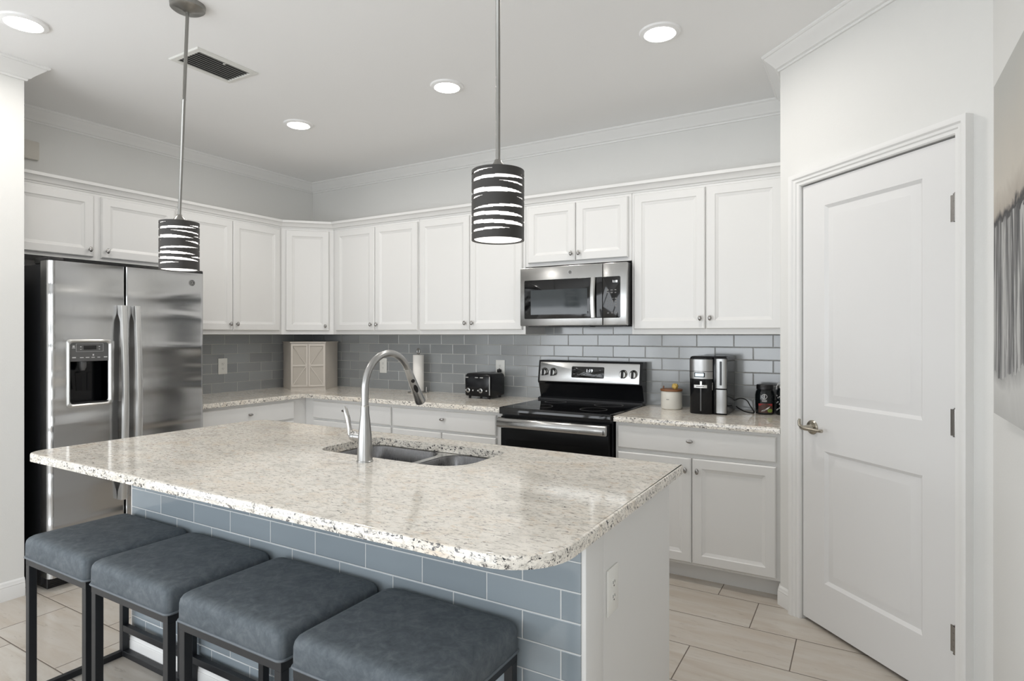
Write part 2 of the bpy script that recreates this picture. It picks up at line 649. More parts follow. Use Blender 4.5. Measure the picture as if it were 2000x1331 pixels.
m.box(RX, RX + 0.12, REAR, -6.12, 0, H)
struct(m.build('wall_right', 'wall', angle=0))
struct(MB().prism([(PX, 0.0), (PX, -0.6446), (PX + 0.07, -0.6446), (PX + 0.07, 0.0)][::-1], 0, H).build('wall_pantry', 'wall', angle=0))
m = MB(PAN)
S0, S1, WT = -0.1586, 0.8910, -0.11
m.box(S0, -0.022, WT, 0, 0, H)
m.box(0.787, S1, WT, 0, 0, H)
m.box(-0.022, 0.787, WT, 0, 2.10, H)
struct(m.build('wall_angled', 'wall', angle=0))

# ceiling crown moulding, one continuous run
CROWN = [(0.0, H), (0.0, H - 0.08), (0.010, H - 0.08), (0.013, H - 0.073), (0.012, H - 0.070), (0.022, H - 0.066), (0.026, H - 0.060),
         (0.040, H - 0.046), (0.056, H - 0.032), (0.070, H - 0.020), (0.074, H - 0.014), (0.080, H - 0.013), (0.086, H - 0.008), (0.086, H)]
struct(MB().sweep([(SX + 0.1, SE), (LW, SE), (LW, LY), (0, LY), (0, 0), (PX, 0), (PX, -0.6446), (RX, -1.389), (RX, -6.3)], CROWN).build('trim_1', 'trim', angle=25))
BASE = [(0, 0), (0.014, 0), (0.014, 0.062), (0.012, 0.068), (0.0135, 0.072), (0.0105, 0.078), (0.009, 0.088), (0.005, 0.094), (0, 0.096)]
struct(MB().sweep([(SX + 0.1, SE), (LW, SE), (LW, LY)], BASE).build('baseboard_left', 'trim', angle=25))
a = PAN(-0.1586, 0, 0)
b = PAN(-0.074, 0, 0)
struct(MB().sweep([(PX, -0.60), a[:2], b[:2]], BASE).build('baseboard_pantry', 'trim', angle=25))
a = PAN(0.842, 0, 0)
struct(MB().sweep([a[:2], (RX, -1.389), (RX, -6.3)], BASE).build('baseboard_right', 'trim', angle=25))
# door casing and jamb
CASE = [(0, 0), (0, 0.012), (-0.004, 0.018), (-0.016, 0.019), (-0.020, 0.025), (-0.030, 0.027), (-0.036, 0.034), (-0.046, 0.037), (-0.056, 0.036), (-0.056, 0)]
mp = lambda s_, z_, h_: PAN(s_, h_, z_)
m = MB().sweep([(-0.004, 0), (-0.004, 2.086), (0.7685, 2.086), (0.7685, 0)], CASE, mp)
m.xf = PAN
m.box(-0.022, -0.004, WT, 0.002, 0, 2.10)
m.box(0.7685, 0.787, WT, 0.002, 0, 2.10)
m.box(-0.004, 0.7685, WT, 0.002, 2.086, 2.10)
struct(m.build('trim_2', 'trim', angle=25))


# pantry door
def pantry_door():
    W, z0, z1, t, bk = 0.7645, 0.018, 2.080, 0.0, -0.036
    xs = [0, 0.135, 0.629, W]
    zs = [z0, 0.222, 0.832, 1.042, 1.965, z1]
    m = MB(PAN)
    for i in range(3):
        for j in range(5):
            r = (xs[i], xs[i + 1], zs[j], zs[j + 1])
            if i == 1 and j in (1, 3):
                L = []
                for ins, h in ((0, 0), (0.014, -0.011), (0.017, -0.011), (0.050, -0.001), (0.054, -0.001)):
                    L.append([(r[0] + ins, h, r[2] + ins), (r[1] - ins, h, r[2] + ins), (r[1] - ins, h, r[3] - ins), (r[0] + ins, h, r[3] - ins)])
                m.loops(L, False, True)
            else:
                m.add([(r[0], 0, r[2]), (r[1], 0, r[2]), (r[1], 0, r[3]), (r[0], 0, r[3])], [(0, 1, 2, 3)])
    # edges and back
    f = [(0, 0, z0), (W, 0, z0), (W, 0, z1), (0, 0, z1)]
    k = [(0, bk, z0), (W, bk, z0), (W, bk, z1), (0, bk, z1)]
    m.add(f + k, [(0, 1, 5, 4), (1, 2, 6, 5), (2, 3, 7, 6), (3, 0, 4, 7), (4, 5, 6, 7)])
    d = struct(m.build('door_1', 'door', angle=20))
    for zc_ in (1.826, 1.052, 0.272):
        h = MB(PAN).lathe((0.7665, 0.007, zc_ - 0.05), [(0.0085, 0), (0.0085, 0.1)], 12)
        for q in range(5):
            h.lathe((0.7665, 0.007, zc_ - 0.05 + q * 0.0245), [(0.0092, 0), (0.0092, 0.002)], 12)
        h.lathe((0.7665, 0.007, zc_ + 0.05), [(0.006, 0), (0.006, 0.004), (0.002, 0.006)], 10)
        h.box(0.742, 0.764, 0.0, 0.002, zc_ - 0.048, zc_ + 0.048)
        h.build('hinge', 'knob', d)
    hd = MB(PAN)
    hd.lathe((0.062, 0.0, 0.932), [(0.034, 0), (0.034, 0.004), (0.030, 0.009), (0.016, 0.012), (0.012, 0.020), (0.011, 0.045), (0.011, 0.058)], 28, 'y')
    hd.tube([(0.05, 0.056, 0.940), (0.06, 0.060, 0.934), (0.085, 0.060, 0.931), (0.12, 0.056, 0.931), (0.15, 0.050, 0.930), (0.172, 0.047, 0.932)], [0.007, 0.011, 0.0095, 0.008, 0.0075, 0.008], 12)
    hd.tube([(0.056, 0.058, 0.935), (0.046, 0.060, 0.945), (0.042, 0.058, 0.962), (0.043, 0.056, 0.972)], [0.009, 0.008, 0.007, 0.005], 10)
    hd.build('door_handle', 'bronze', d)


pantry_door()

# tiled backsplash (wall covering)
struct(MB().box(0.0, PX, -0.006, 0.0, ZC - 0.01, 1.45).build('wall_backsplash_back', 'tile_back', angle=0))
struct(MB().box(0.0, 0.006, -1.60, -0.006, ZC - 0.01, 1.40).build('wall_backsplash_left', 'tile_left', angle=0))


# ------------------------------------------------------------------ cabinets
def panel(m, x0, x1, z0, z1, y0, t=0.020, fr=0.050, raised=True):
    prof = [(0, y0), (0, y0 + t - 0.006), (0.006, y0 + t)]
    if raised:
        prof += [(fr, y0 + t), (fr + 0.004, y0 + t - 0.004), (fr + 0.020, y0 + t - 0.010), (fr + 0.023, y0 + t - 0.010)]
    L = [[(x0 + i, y, z0 + i), (x1 - i, y, z0 + i), (x1 - i, y, z1 - i), (x0 + i, y, z1 - i)] for i, y in prof]
    return m.loops(L)


def knob(xf, x, z, y, parent, wide=False):
    sx, sy = (1.5, 0.75) if wide else (0.8, 1.3)
    m = MB(xf)
    m.lathe((x, y, z), [(0.007, 0), (0.0055, 0.004), (0.005, 0.012), (0.0055, 0.014)], 14, 'y')
    m.lathe((x, y, z), [(0.006, 0.013), (0.0115, 0.016), (0.013, 0.020), (0.0115, 0.025), (0.007, 0.028), (0.002, 0.029)], 18, 'y', sx, sy)
    return m.build('knob', 'knob', parent)


def cabinet(name, label, cat, xf, x0, x1, z0, z1, depth, doors, drawers=(), toe=False, outline=None, group=None, base=None):
    c = base or xf((x0 + x1) / 2, depth / 2, z0)
    t = thing(name, (c[0], c[1], z0), label, cat, group)
    m = MB(xf)
    if outline:
        m.xf = None
        m.prism(outline, z0, z1)
    elif toe:
        m.box(x0, x1, 0.008, depth, z0 + 0.10, z1, 0.001, 1)
        m.box(x0 + 0.002, x1 - 0.002, 0.008, depth - 0.075, z0, z0 + 0.101)
    else:
        m.box(x0, x1, 0.002, depth, z0, z1, 0.0015, 1)
    m.build('carcass', 'cab', t, 30)
    y = 0.0 if outline else depth
    for d in doors:
        a, b, c0, c1 = d[:4]
        o = panel(MB(xf), a, b, c0, c1, y, fr=d[5] if len(d) > 5 else 0.050).build('door', 'cab', t, 20)
        if d[4]:
            knob(xf, d[4][0], d[4][1], y + 0.020, o)
    for d in drawers:
        o = panel(MB(xf), *d[:4], y, fr=0.016, raised=False).build('drawer', 'cab', t, 20)
        knob(xf, d[4][0], d[4][1], y + 0.020, o, True)
    return t


WCG = 'white wall cabinets'
UZ = (1.403, 2.246)
cabinet('wall_cabinet', 'short white two-door wall cabinet directly above the fridge', 'cabinet', LEFT, -2.47, -1.497, 1.838, 2.262, 0.31,
        [(-2.455, -2.031, 1.858, 2.246, (-2.057, 1.903)), (-1.986, -1.517, 1.858, 2.246, (-1.958, 1.903))], group=WCG)
cabinet('wall_cabinet', 'tall white two-door wall cabinet between fridge and angled corner cabinet', 'cabinet', LEFT, -1.495, -0.611, ZU, 2.262, 0.31,
        [(-1.478, -1.064, *UZ, (-1.091, 1.452)), (-1.060, -0.632, *UZ, (-1.034, 1.452))], group=WCG)
cabinet('corner_wall_cabinet', 'angled white single-door wall cabinet across the room corner', 'cabinet', DIAG, 0, 0.424, ZU, 2.262, 0.31,
        [(0.040, 0.386, *UZ, (0.356, 1.442))], outline=[(0.002, -0.002), (0.002, -0.609), (0.31, -0.609), (0.609, -0.31), (0.609, -0.002)], group=WCG, base=(0.3, -0.3, 0))
cabinet('wall_cabinet', 'white two-door wall cabinet next to the corner cabinet, above the paper towels', 'cabinet', BACK, 0.611, 1.542, ZU, 2.262, 0.31,
        [(0.650, 1.088, *UZ, (1.060, 1.452)), (1.094, 1.533, *UZ, (1.122, 1.452))], group=WCG)
cabinet('wall_cabinet', 'white two-door wall cabinet left of the microwave, above the toaster', 'cabinet', BACK, 1.544, 2.482, ZU, 2.262, 0.31,
        [(1.556, 2.018, *UZ, (1.988, 1.455)), (2.024, 2.462, *UZ, (2.052, 1.455))], group=WCG)
cabinet('wall_cabinet', 'small white two-door wall cabinet directly above the microwave', 'cabinet', BACK, 2.484, 3.249, 1.838, 2.262, 0.31,
        [(2.508, 2.866, 1.860, 2.246, (2.842, 1.908)), (2.871, 3.228, 1.860, 2.246, (2.896, 1.908))], group=WCG)
cabinet('wall_cabinet', 'large white two-door wall cabinet above the coffee maker, beside the pantry', 'cabinet', BACK, 3.251, PX - 0.003, ZU, 2.262, 0.31,
        [(3.268, 3.704, *UZ, (3.678, 1.468)), (3.710, 4.124, *UZ, (3.735, 1.468))], group=WCG)
CC = [(-0.03, 2.262), (0.004, 2.262), (0.008, 2.272), (0.018, 2.275), (0.022, 2.284), (0.034, 2.296), (0.040, 2.302), (0.048, 2.304), (0.050, 2.322), (-0.03, 2.322)]
struct(MB().sweep([(0.31, LY + 0.004), (0.31, -0.61), (0.61, -0.31), (PX - 0.002, -0.31)], CC).build('trim_3', 'cab', angle=25))

BCG = 'white base cabinets'
DZ = (0.115, 0.690)
ZB = 0.8626
cabinet('base_cabinet', 'white base cabinet between fridge and corner, mostly behind the island', 'cabinet', LEFT, -1.575, -0.009, 0, ZB, 0.61,
        [(-1.530, -1.137, *DZ, (-1.165, 0.64)), (-1.131, -0.737, *DZ, (-1.103, 0.64))], [(-1.530, -0.737, 0.705, 0.840, (-1.142, 0.783))], True, group=BCG)
cabinet('base_cabinet', 'white base cabinet nearest the corner on the back wall, seen behind the faucet', 'cabinet', BACK, 0.612, 1.538, 0, ZB, 0.61,
        [(0.717, 1.121, *DZ, (1.093, 0.64)), (1.127, 1.529, *DZ, (1.155, 0.64))], [(0.717, 1.529, 0.705, 0.840, (1.075, 0.785))], True, group=BCG)
cabinet('base_cabinet', 'white base cabinet on the left side of the black range', 'cabinet', BACK, 1.540, 2.474, 0, ZB, 0.61,
        [(1.549, 1.989, *DZ, (1.961, 0.64)), (1.995, 2.436, *DZ, (2.023, 0.64))], [(1.549, 2.436, 0.705, 0.840, (2.01, 0.785))], True, group=BCG)
cabinet('base_cabinet', 'white base cabinet with one drawer and two doors, right of the range', 'cabinet', BACK, 3.256, PX - 0.003, 0, ZB, 0.61,
        [(3.272, 3.696, *DZ, (3.668, 0.625)), (3.702, 4.126, *DZ, (3.731, 0.625))], [(3.272, 4.126, 0.712, 0.843, (3.692, 0.785))], True, group=BCG)

# worktops
o = MB().slab([(0.007, -1.588), (0.648, -1.588), (0.648, -0.70), (0.663, -0.663), (0.70, -0.648), (2.476, -0.648), (2.476, -0.007), (0.007, -0.007)], ZB + 0.001, ZC).build('worktop', 'granite')
tag(o, 'L-shaped speckled granite worktop running from the fridge to the range', 'countertop')
o = MB().slab([(3.254, -0.648), (PX - 0.001, -0.648), (PX - 0.001, -0.007), (3.254, -0.007)], ZB + 0.001, ZC).build('worktop', 'granite')
tag(o, 'short granite worktop under the coffee maker, right of the range', 'countertop')

# ------------------------------------------------------------------ island
IX0, IX1, IY0, IY1 = 1.590, 3.946, -2.872, -1.763
TILEY, BX0, BX1, BY1 = -2.557, 1.765, 3.904, -1.79
HOLE = rrect(2.556, 3.275, -2.236, -1.885, (0.07, 0.13, 0.05, 0.06), 8)
t = thing('kitchen_island', (2.83, -2.17, 0), 'white kitchen island base faced with grey glass tile behind the stools', 'kitchen island')
m = MB()
m.box(BX0, BX1, TILEY + 0.004, -2.43, 0, ZB, 0.008, 2)
m.box(BX0 + 0.02, 2.50, -2.431, BY1 - 0.02, 0.1, ZB)
m.box(2.50, 3.33, -2.431, -2.28, 0.1, ZB)
m.box(2.50, 3.33, -1.86, BY1 - 0.02, 0.1, ZB)
m.box(2.50, 3.33, -2.28, -1.86, 0.1, 0.62)
m.box(3.33, BX1 - 0.014, -2.431, BY1 - 0.02, 0.1, ZB)
m.box(BX0 + 0.02, BX1 - 0.014, -2.431, BY1 - 0.1, 0, 0.1)
m.build('body', 'cab', t, 30)
MB().box(BX1 - 0.014, BX1 - 0.002, -2.43, BY1, 0, ZB, 0.001, 1).build('end_panel', 'cab', t, 30)
MB().box(BX0 + 0.022, BX1 - 0.014, TILEY, TILEY + 0.005, 0, ZB - 0.001).build('tile_front', 'tile_island', t, 0)
MB().sweep([(BX0, TILEY), (BX1, TILEY)], [(o_, h_ * 0.9) for o_, h_ in BASE]).build('baseboard', 'trim', t, 25)
for k in range(4):
    xa = BX0 + 0.03 + k * 0.525
    d = panel(MB(frame(0, BY1 - 0.02, (1, 0), (0, 1))), xa, xa + 0.515, 0.115, 0.84, 0).build('door', 'cab', t, 20)
    knob(frame(0, BY1 - 0.02, (1, 0), (0, 1)), xa + (0.48 if k % 2 == 0 else 0.035), 0.78, 0.02, d)
o = MB().slab(rrect(IX0, IX1, IY0, IY1, (0.07, 0.155, 0.004, 0.09), 10), ZB + 0.001, ZC, 0.006, [HOLE]).build('island_worktop', 'granite')
tag(o, 'large speckled granite island worktop with rounded corners and a sink cutout', 'countertop')


def outlet(label, xf, cx, cz, y, wd=0.080, ht=0.128):
    p = xf(cx, y, cz)
    t = thing('wall_outlet', p, label, 'outlet', 'white wall outlets')
    MB(xf).box(cx - wd / 2, cx + wd / 2, y, y + 0.006, cz - ht / 2, cz + ht / 2, 0.0025, 2).build('cover_plate', 'white_plastic', t, 30)
    for dz in (0.0195, -0.0195):
        rr = MB(xf).lathe((cx, y + 0.0055, cz + dz), [(0.0165, 0), (0.0165, 0.0015), (0.015, 0.002)], 20, 'y', 1.0, 0.86).build('receptacle', 'white_plastic', t, 30)
        s_ = MB(xf)
        s_.box(cx - 0.007, cx - 0.0052, y + 0.007, y + 0.0082, cz + dz - 0.001, cz + dz + 0.007)
        s_.box(cx + 0.0052, cx + 0.007, y + 0.007, y + 0.0082, cz + dz, cz + dz + 0.007)
        s_.lathe((cx, y + 0.007, cz + dz - 0.007), [(0.0024, 0), (0.0024, 0.0012)], 8, 'y')
        s_.build('slots', 'slot', rr)
    return t


outlet('white outlet in the tile between fridge and corner bread box', LEFT, -0.935, 1.112, 0.006)
outlet('white outlet on the tile seen under the faucet arch', BACK, 0.895, 1.100, 0.006)
outlet('white outlet behind the toaster with a black plug in it', BACK, 2.092, 1.110, 0.006)
outlet('white outlet on the end panel of the island', frame(BX1 - 0.002, 0, (0, 1), (1, 0)), -2.372, 0.655, 0.0)

# sink
t = thing('kitchen_sink', (2.91, -2.06, ZB - 0.21), 'stainless steel double bowl sink set under the island worktop', 'sink')
bowls = [rrect(2.566, 2.968, -2.226, -1.893, (0.08, 0.08, 0.08, 0.07), 8), rrect(2.998, 3.262, -2.226, -1.893, (0.08, 0.12, 0.07, 0.08), 8)]
MB().slab(rrect(2.535, 3.298, -2.262, -1.868, 0.05, 8), ZB - 0.003, ZB - 0.0005, 0.0005, bowls).build('rim', 'bright_steel', t, 30)
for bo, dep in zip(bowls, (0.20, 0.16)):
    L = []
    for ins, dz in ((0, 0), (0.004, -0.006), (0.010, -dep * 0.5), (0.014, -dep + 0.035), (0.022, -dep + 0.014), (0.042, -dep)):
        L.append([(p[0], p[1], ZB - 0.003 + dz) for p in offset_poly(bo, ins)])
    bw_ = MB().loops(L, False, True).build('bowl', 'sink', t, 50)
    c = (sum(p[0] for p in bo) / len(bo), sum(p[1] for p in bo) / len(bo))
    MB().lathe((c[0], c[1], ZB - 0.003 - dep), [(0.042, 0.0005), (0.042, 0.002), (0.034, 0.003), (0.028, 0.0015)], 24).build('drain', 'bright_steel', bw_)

# faucet
FX, FY = 2.903, -2.306
t = thing('kitchen_faucet', (FX, FY, ZC), 'brushed nickel gooseneck pull-down faucet on the island', 'faucet')
MB().lathe((FX, FY, ZC), [(0.0305, 0), (0.0305, 0.003), (0.0285, 0.005), (0.0275, 0.05), (0.0245, 0.10), (0.0195, 0.15), (0.0160, 0.18), (0.0152, 0.205)], 36).build('body', 'faucet', t, 40)
MB().lathe((FX, FY, ZC + 0.205), [(0.0150, 0), (0.0152, 0.001), (0.0152, 0.004), (0.0140, 0.005)], 30).build('collar', 'nickel', t, 40)
pts = [(FX, FY, ZC + 0.208), (FX, FY, 1.14)]
CY_, CZ_, AR = FY + 0.130, 1.166, 0.130
for k in range(0, 31):
    a_ = PI - (PI - math.radians(30)) * k / 30
    pts.append((FX, CY_ + AR * math.cos(a_), CZ_ + AR * math.sin(a_)))
MB().tube(pts, 0.0135, 22).build('spout', 'faucet', t, 60)
e0 = Vector(pts[-1])
dv = Vector((0, 0.5, -0.866))
hd = MB().tube([e0, e0 + dv * 0.004, e0 + dv * 0.006, e0 + dv * 0.05, e0 + dv * 0.10, e0 + dv * 0.155, e0 + dv * 0.166, e0 + dv * 0.168], [0.0145, 0.0145, 0.0150, 0.0165, 0.0185, 0.0225, 0.0225, 0.020], 26).build('spray_head', 'faucet', t, 40)
tow = Vector((1.0, -0.62, -0.358)).normalized()
tow = (tow - dv * tow.dot(dv)).normalized()
sd = dv.cross(tow)
bt = MB()
for f0, f1, wd in ((0.046, 0.062, 0.008), (0.073, 0.110, 0.0085)):
    rr_ = 0.0148 + 0.0068 * (f0 + f1) / 2 / 0.15
    ring = lambda q: [tuple(e0 + dv * ((f0 + f1) / 2 + (f1 - f0) / 2 * math.sin(2 * PI * k / 20)) + sd * wd * math.cos(2 * PI * k / 20) + tow * (q + 0.0030 * f0 - (0.0022 * abs(math.cos(2 * PI * k / 20))))) for k in range(20)]
    bt.loops([ring(rr_ - 0.003), ring(rr_ + 0.0018)])
bt.build('button', 'black_plastic', hd, 30)
nz = MB().tube([e0 + dv * 0.1685, e0 + dv * 0.171], [0.019, 0.018], 22).build('nozzle', 'black_plastic', hd)
hv = MB().lathe((FX - 0.066, FY, 0.985), [(0.017, 0), (0.0185, 0.004), (0.0185, 0.018), (0.0165, 0.020), (0.0165, 0.050)], 24, 'x').build('valve', 'faucet', t, 40)
MB().tube([(FX - 0.066, FY, 0.985), (FX - 0.076, FY, 0.992), (FX - 0.082, FY, 1.02), (FX - 0.087, FY - 0.002, 1.05), (FX - 0.097, FY - 0.004, 1.085), (FX - 0.101, FY - 0.005, 1.096)],
          [0.012, 0.0105, 0.0085, 0.010, 0.0085, 0.003], 14).build('lever', 'nickel', t, 60)


# ------------------------------------------------------------------ bar stools
SW, SD, SH = 0.462, 0.370, 0.610


def make_stool():
    t = empty('bar_stool', (0, 0, 0))
    b = bmesh.new()
    bmesh.ops.create_grid(b, x_segments=16, y_segments=14, size=0.5)
    rings, n = [], 10
    # rounded cushion from stacked rounded rectangles
    for ins, z, r in ((0.006, 0.524, 0.016), (0.0, 0.530, 0.020), (0.0, 0.578, 0.022), (0.0015, 0.590, 0.024), (0.006, 0.599, 0.026), (0.014, 0.605, 0.028), (0.028, 0.6080, 0.03), (0.07, 0.6095, 0.03), (0.12, 0.6105, 0.03), (0.17, 0.611, 0.01)):
        rings.append([(p[0], p[1], z) for p in rrect(-SW / 2 + ins, SW / 2 - ins, -SD / 2 + ins, SD / 2 - ins, r, n)])
    b.free()
    MB().loops(rings).build('seat', 'leather', t, 60)
    st = MB()
    for z, r in ((0.5275, 0.0042),):
        L = rrect(-SW / 2 + 0.001, SW / 2 - 0.001, -SD / 2 + 0.001, SD / 2 - 0.001, 0.020, n)
        rr = [[(p[0] * (1 + math.cos(k * PI / 4) * r / 0.2), p[1] * (1 + math.cos(k * PI / 4) * r / 0.17), z + r * math.sin(k * PI / 4)) for p in L] for k in range(9)]
        st.loops(rr, False, False)
    st.build('piping', 'piping', t, 60)
    x, y, g = SW / 2 - 0.019, SD / 2 - 0.019, 0.026
    f = MB()
    f.box(-x - g / 2, x + g / 2, -y - g / 2, -y + g / 2, 0.498, 0.523)
    f.box(-x - g / 2, x + g / 2, y - g / 2, y + g / 2, 0.498, 0.523)
    f.box(-x - g / 2, -x + g / 2, -y + g / 2, y - g / 2, 0.498, 0.523)
    f.box(x - g / 2, x + g / 2, -y + g / 2, y - g / 2, 0.498, 0.523)
    f.build('seat_frame', 'black_metal', t, 0)
    for sx in (-1, 1):
        for sy in (-1, 1):
            MB().box(sx * x - g / 2, sx * x + g / 2, sy * y - g / 2, sy * y + g / 2, 0.0, 0.498, 0.0012, 1).build('leg', 'black_metal', t, 30)
    MB().box(-x + g / 2, x - g / 2, y - 0.012, y + 0.010, 0.108, 0.134, 0.001, 1).build('footrest', 'black_metal', t, 30)
    for sx in (-1, 1):
        MB().box(sx * x - 0.012, sx * x + 0.012, -y + g / 2, y - g / 2, 0.001, 0.024, 0.001, 1).build('floor_rail', 'black_metal', t, 30)
    MB().box(-x + g / 2, x - g / 2, y - 0.012, y + 0.012, 0.001, 0.024, 0.001, 1).build('floor_rail', 'black_metal', t, 30)
    return t


st0 = make_stool()
SG = 'grey backless bar stools at the island'
for i, (cx, lab) in enumerate(((1.995, 'grey leather backless bar stool at the fridge end of the row'),
                               (2.483, 'grey leather backless bar stool, second from the fridge end'),
                               (2.992, 'grey leather backless bar stool, third from the fridge end'),
                               (3.488, 'grey leather backless bar stool nearest the white end of the island'))):
    o = st0 if i == 0 else copy_tree(st0)
    o.location = (cx, -2.753, 0)
    tag(o, lab, 'stool', SG)

# ------------------------------------------------------------------ refrigerator
FY0, FY1, FYS = -2.465, -1.594, -2.083
t = thing('refrigerator', (0.4, (FY0 + FY1) / 2, 0), 'stainless side-by-side fridge with black sides and a water dispenser', 'refrigerator')
MB().box(0.02, 0.700, FY0 + 0.004, FY1 - 0.004, 0.02, 1.752, 0.006, 2).build('case', 'dark_case', t, 30)
m = MB().box(0.30, 0.73, FY0 + 0.02, FY1 - 0.02, 0.0, 0.062, 0.003, 1)
for k in range(5):
    m.box(0.729, 0.733, FY0 + 0.03, FY1 - 0.03, 0.010 + k * 0.010, 0.015 + k * 0.010)
m.build('kick_grille', 'black_plastic', t, 30)
XB, XF, ZD0, ZD1 = 0.706, 0.800, 0.072, 1.765


def door_ring(y0, y1, rl, rr):
    """door cross-section as (x, y), rounded on the front edges"""
    out = [(XB, y1), (XB, y0)]
    for k in range(7):
        a_ = k / 6 * PI / 2
        out.append((XF - rl + rl * math.sin(a_), y0 + rl - rl * math.cos(a_)))
    for k in range(7):
        a_ = k / 6 * PI / 2
        out.append((XF - rr + rr * math.cos(a_), y1 - rr + rr * math.sin(a_)))
    return out


DY0, DY1, DZ0, DZ1 = -2.372, -2.168, 0.985, 1.332   # dispenser opening
m = MB()
R_ = door_ring(FY0, FYS - 0.004, 0.030, 0.010)
m.prism(R_, ZD0, DZ0)
m.prism(R_, DZ1, ZD1)
m.prism(door_ring(FY0, DY0, 0.030, 0.0001), DZ0, DZ1)
m.prism(door_ring(DY1, FYS - 0.004, 0.0001, 0.010), DZ0, DZ1)
dl = m.build('freezer_door', 'fridge_steel', t, 40)
MB().prism(door_ring(FYS + 0.004, FY1, 0.010, 0.030), ZD0, ZD1).build('fridge_door', 'fridge_steel', t, 40)
# dispenser
bz = MB()
L = []
for ins, x in ((-0.012, XF - 0.001), (-0.012, XF + 0.004), (-0.004, XF + 0.010), (0.004, XF + 0.006), (0.008, XF - 0.004)):
    L.append([(x, y, z) for y, z in rrect(DY0 + ins, DY1 - ins, DZ0 + ins, DZ1 - ins, 0.016, 5)])
bz.loops(L, False, False)
bz.build('dispenser_bezel', 'satin', t, 50)
cv = MB()
cv.add([(XF - 0.002, DY0, DZ0), (XF - 0.002, DY1, DZ0), (XF - 0.002, DY1, DZ1), (XF - 0.002, DY0, DZ1), (XB + 0.002, DY0, DZ0), (XB + 0.002, DY1, DZ0), (XB + 0.002, DY1, DZ1), (XB + 0.002, DY0, DZ1)],
       [(0, 1, 5, 4), (1, 2, 6, 5), (2, 3, 7, 6), (3, 0, 4, 7), (4, 5, 6, 7)])
cv.box(XB + 0.003, XF + 0.006, DY0 + 0.008, DY1 - 0.008, DZ0, DZ0 + 0.012, 0.002, 1)
cav = cv.build('dispenser_cavity', 'gloss_plastic', t, 30)
MB().box(XB + 0.02, XF + 0.001, DY0 + 0.006, DY1 - 0.006, 1.222, DZ1 - 0.004, 0.002, 1).build('control_panel', 'grey_plastic', t, 30)
px_ = XF + 0.0015
MB().box(px_ - 0.001, px_ + 0.0006, -2.301, -2.238, 1.287, 1.309).build('display', 'black_gloss', t, 0)
mk = MB()
for y, z, wd, hh in ((-2.350, 1.305, 0.010, 0.010), (-2.350, 1.296, 0.016, 0.003), (-2.348, 1.244, 0.018, 0.006), (-2.310, 1.243, 0.018, 0.004), (-2.282, 1.243, 0.018, 0.004), (-2.254, 1.243, 0.016, 0.004), (-2.225, 1.243, 0.014, 0.004), (-2.190, 1.244, 0.018, 0.006),
                     (-2.253, 1.257, 0.007, 0.009), (-2.315, 1.303, 0.006, 0.005), (-2.315, 1.289, 0.006, 0.003), (-2.222, 1.303, 0.006, 0.005), (-2.222, 1.289, 0.006, 0.003)):
    mk.box(px_ - 0.001, px_ + 0.0006, y - wd / 2, y + wd / 2, z - hh / 2, z + hh / 2)
for y0, y1, z0, z1 in ((-2.338, -2.202, 1.276, 1.277), (-2.338, -2.202, 1.319, 1.320), (-2.338, -2.337, 1.276, 1.320), (-2.203, -2.202, 1.276, 1.320)):
    mk.box(px_ - 0.001, px_ + 0.0004, y0, y1, z0, z1)
mk.build('control_marks', 'light_mark', t, 0)
sp = MB().lathe((0.765, -2.290, 1.17), [(0.010, 0), (0.014, 0.006), (0.020, 0.022), (0.021, 0.052)], 20)
sp.build('spigot', 'grey_plastic', t, 40)
pd = MB()
pd.bar((0.775, -2.316, 1.16), (0.762, -2.306, 1.06), 0.030, 0.006, (1, 0, 0))
pd.bar((0.775, -2.262, 1.16), (0.762, -2.256, 1.06), 0.022, 0.006, (1, 0, 0))
pd.build('dispenser_paddle', 'gloss_plastic', t, 30)
for yc, nm in ((-2.110, 'left'), (-2.034, 'right')):
    hp = MB()
    rings = []
    for k in range(25):
        f_ = k / 24
        z = 0.42 + f_ * 1.118
        bow = 0.030 + 0.026 * math.sin(PI * f_)
        x0 = XF + bow - 0.006
        if k in (0, 24):
            x0 = XF + 0.001
        elif k in (1, 23):
            x0 = XF + 0.006
        wv = 0.018
        rings.append([(x0, yc - wv, z), (XF + bow + 0.008, yc - wv + 0.003, z), (XF + bow + 0.012, yc - wv + 0.010, z), (XF + bow + 0.012, yc + wv - 0.010, z), (XF + bow + 0.008, yc + wv - 0.003, z), (x0, yc + wv, z)])
    hp.loops(rings).build('handle', 'satin', t, 35)
MB().box(0.62, 0.79, FY0 + 0.005, FY0 + 0.075, 1.753, 1.785, 0.006, 2).build('hinge_cover', 'black_plastic', t, 30)
MB().box(0.62, 0.79, FY1 - 0.075, FY1 - 0.005, 1.753, 1.785, 0.006, 2).build('hinge_cover', 'black_plastic', t, 30)
MB().box(0.42, 0.49, FY0 + 0.001, FY0 + 0.005, 1.66, 1.70).build('rating_sticker', 'light_mark', t, 0)


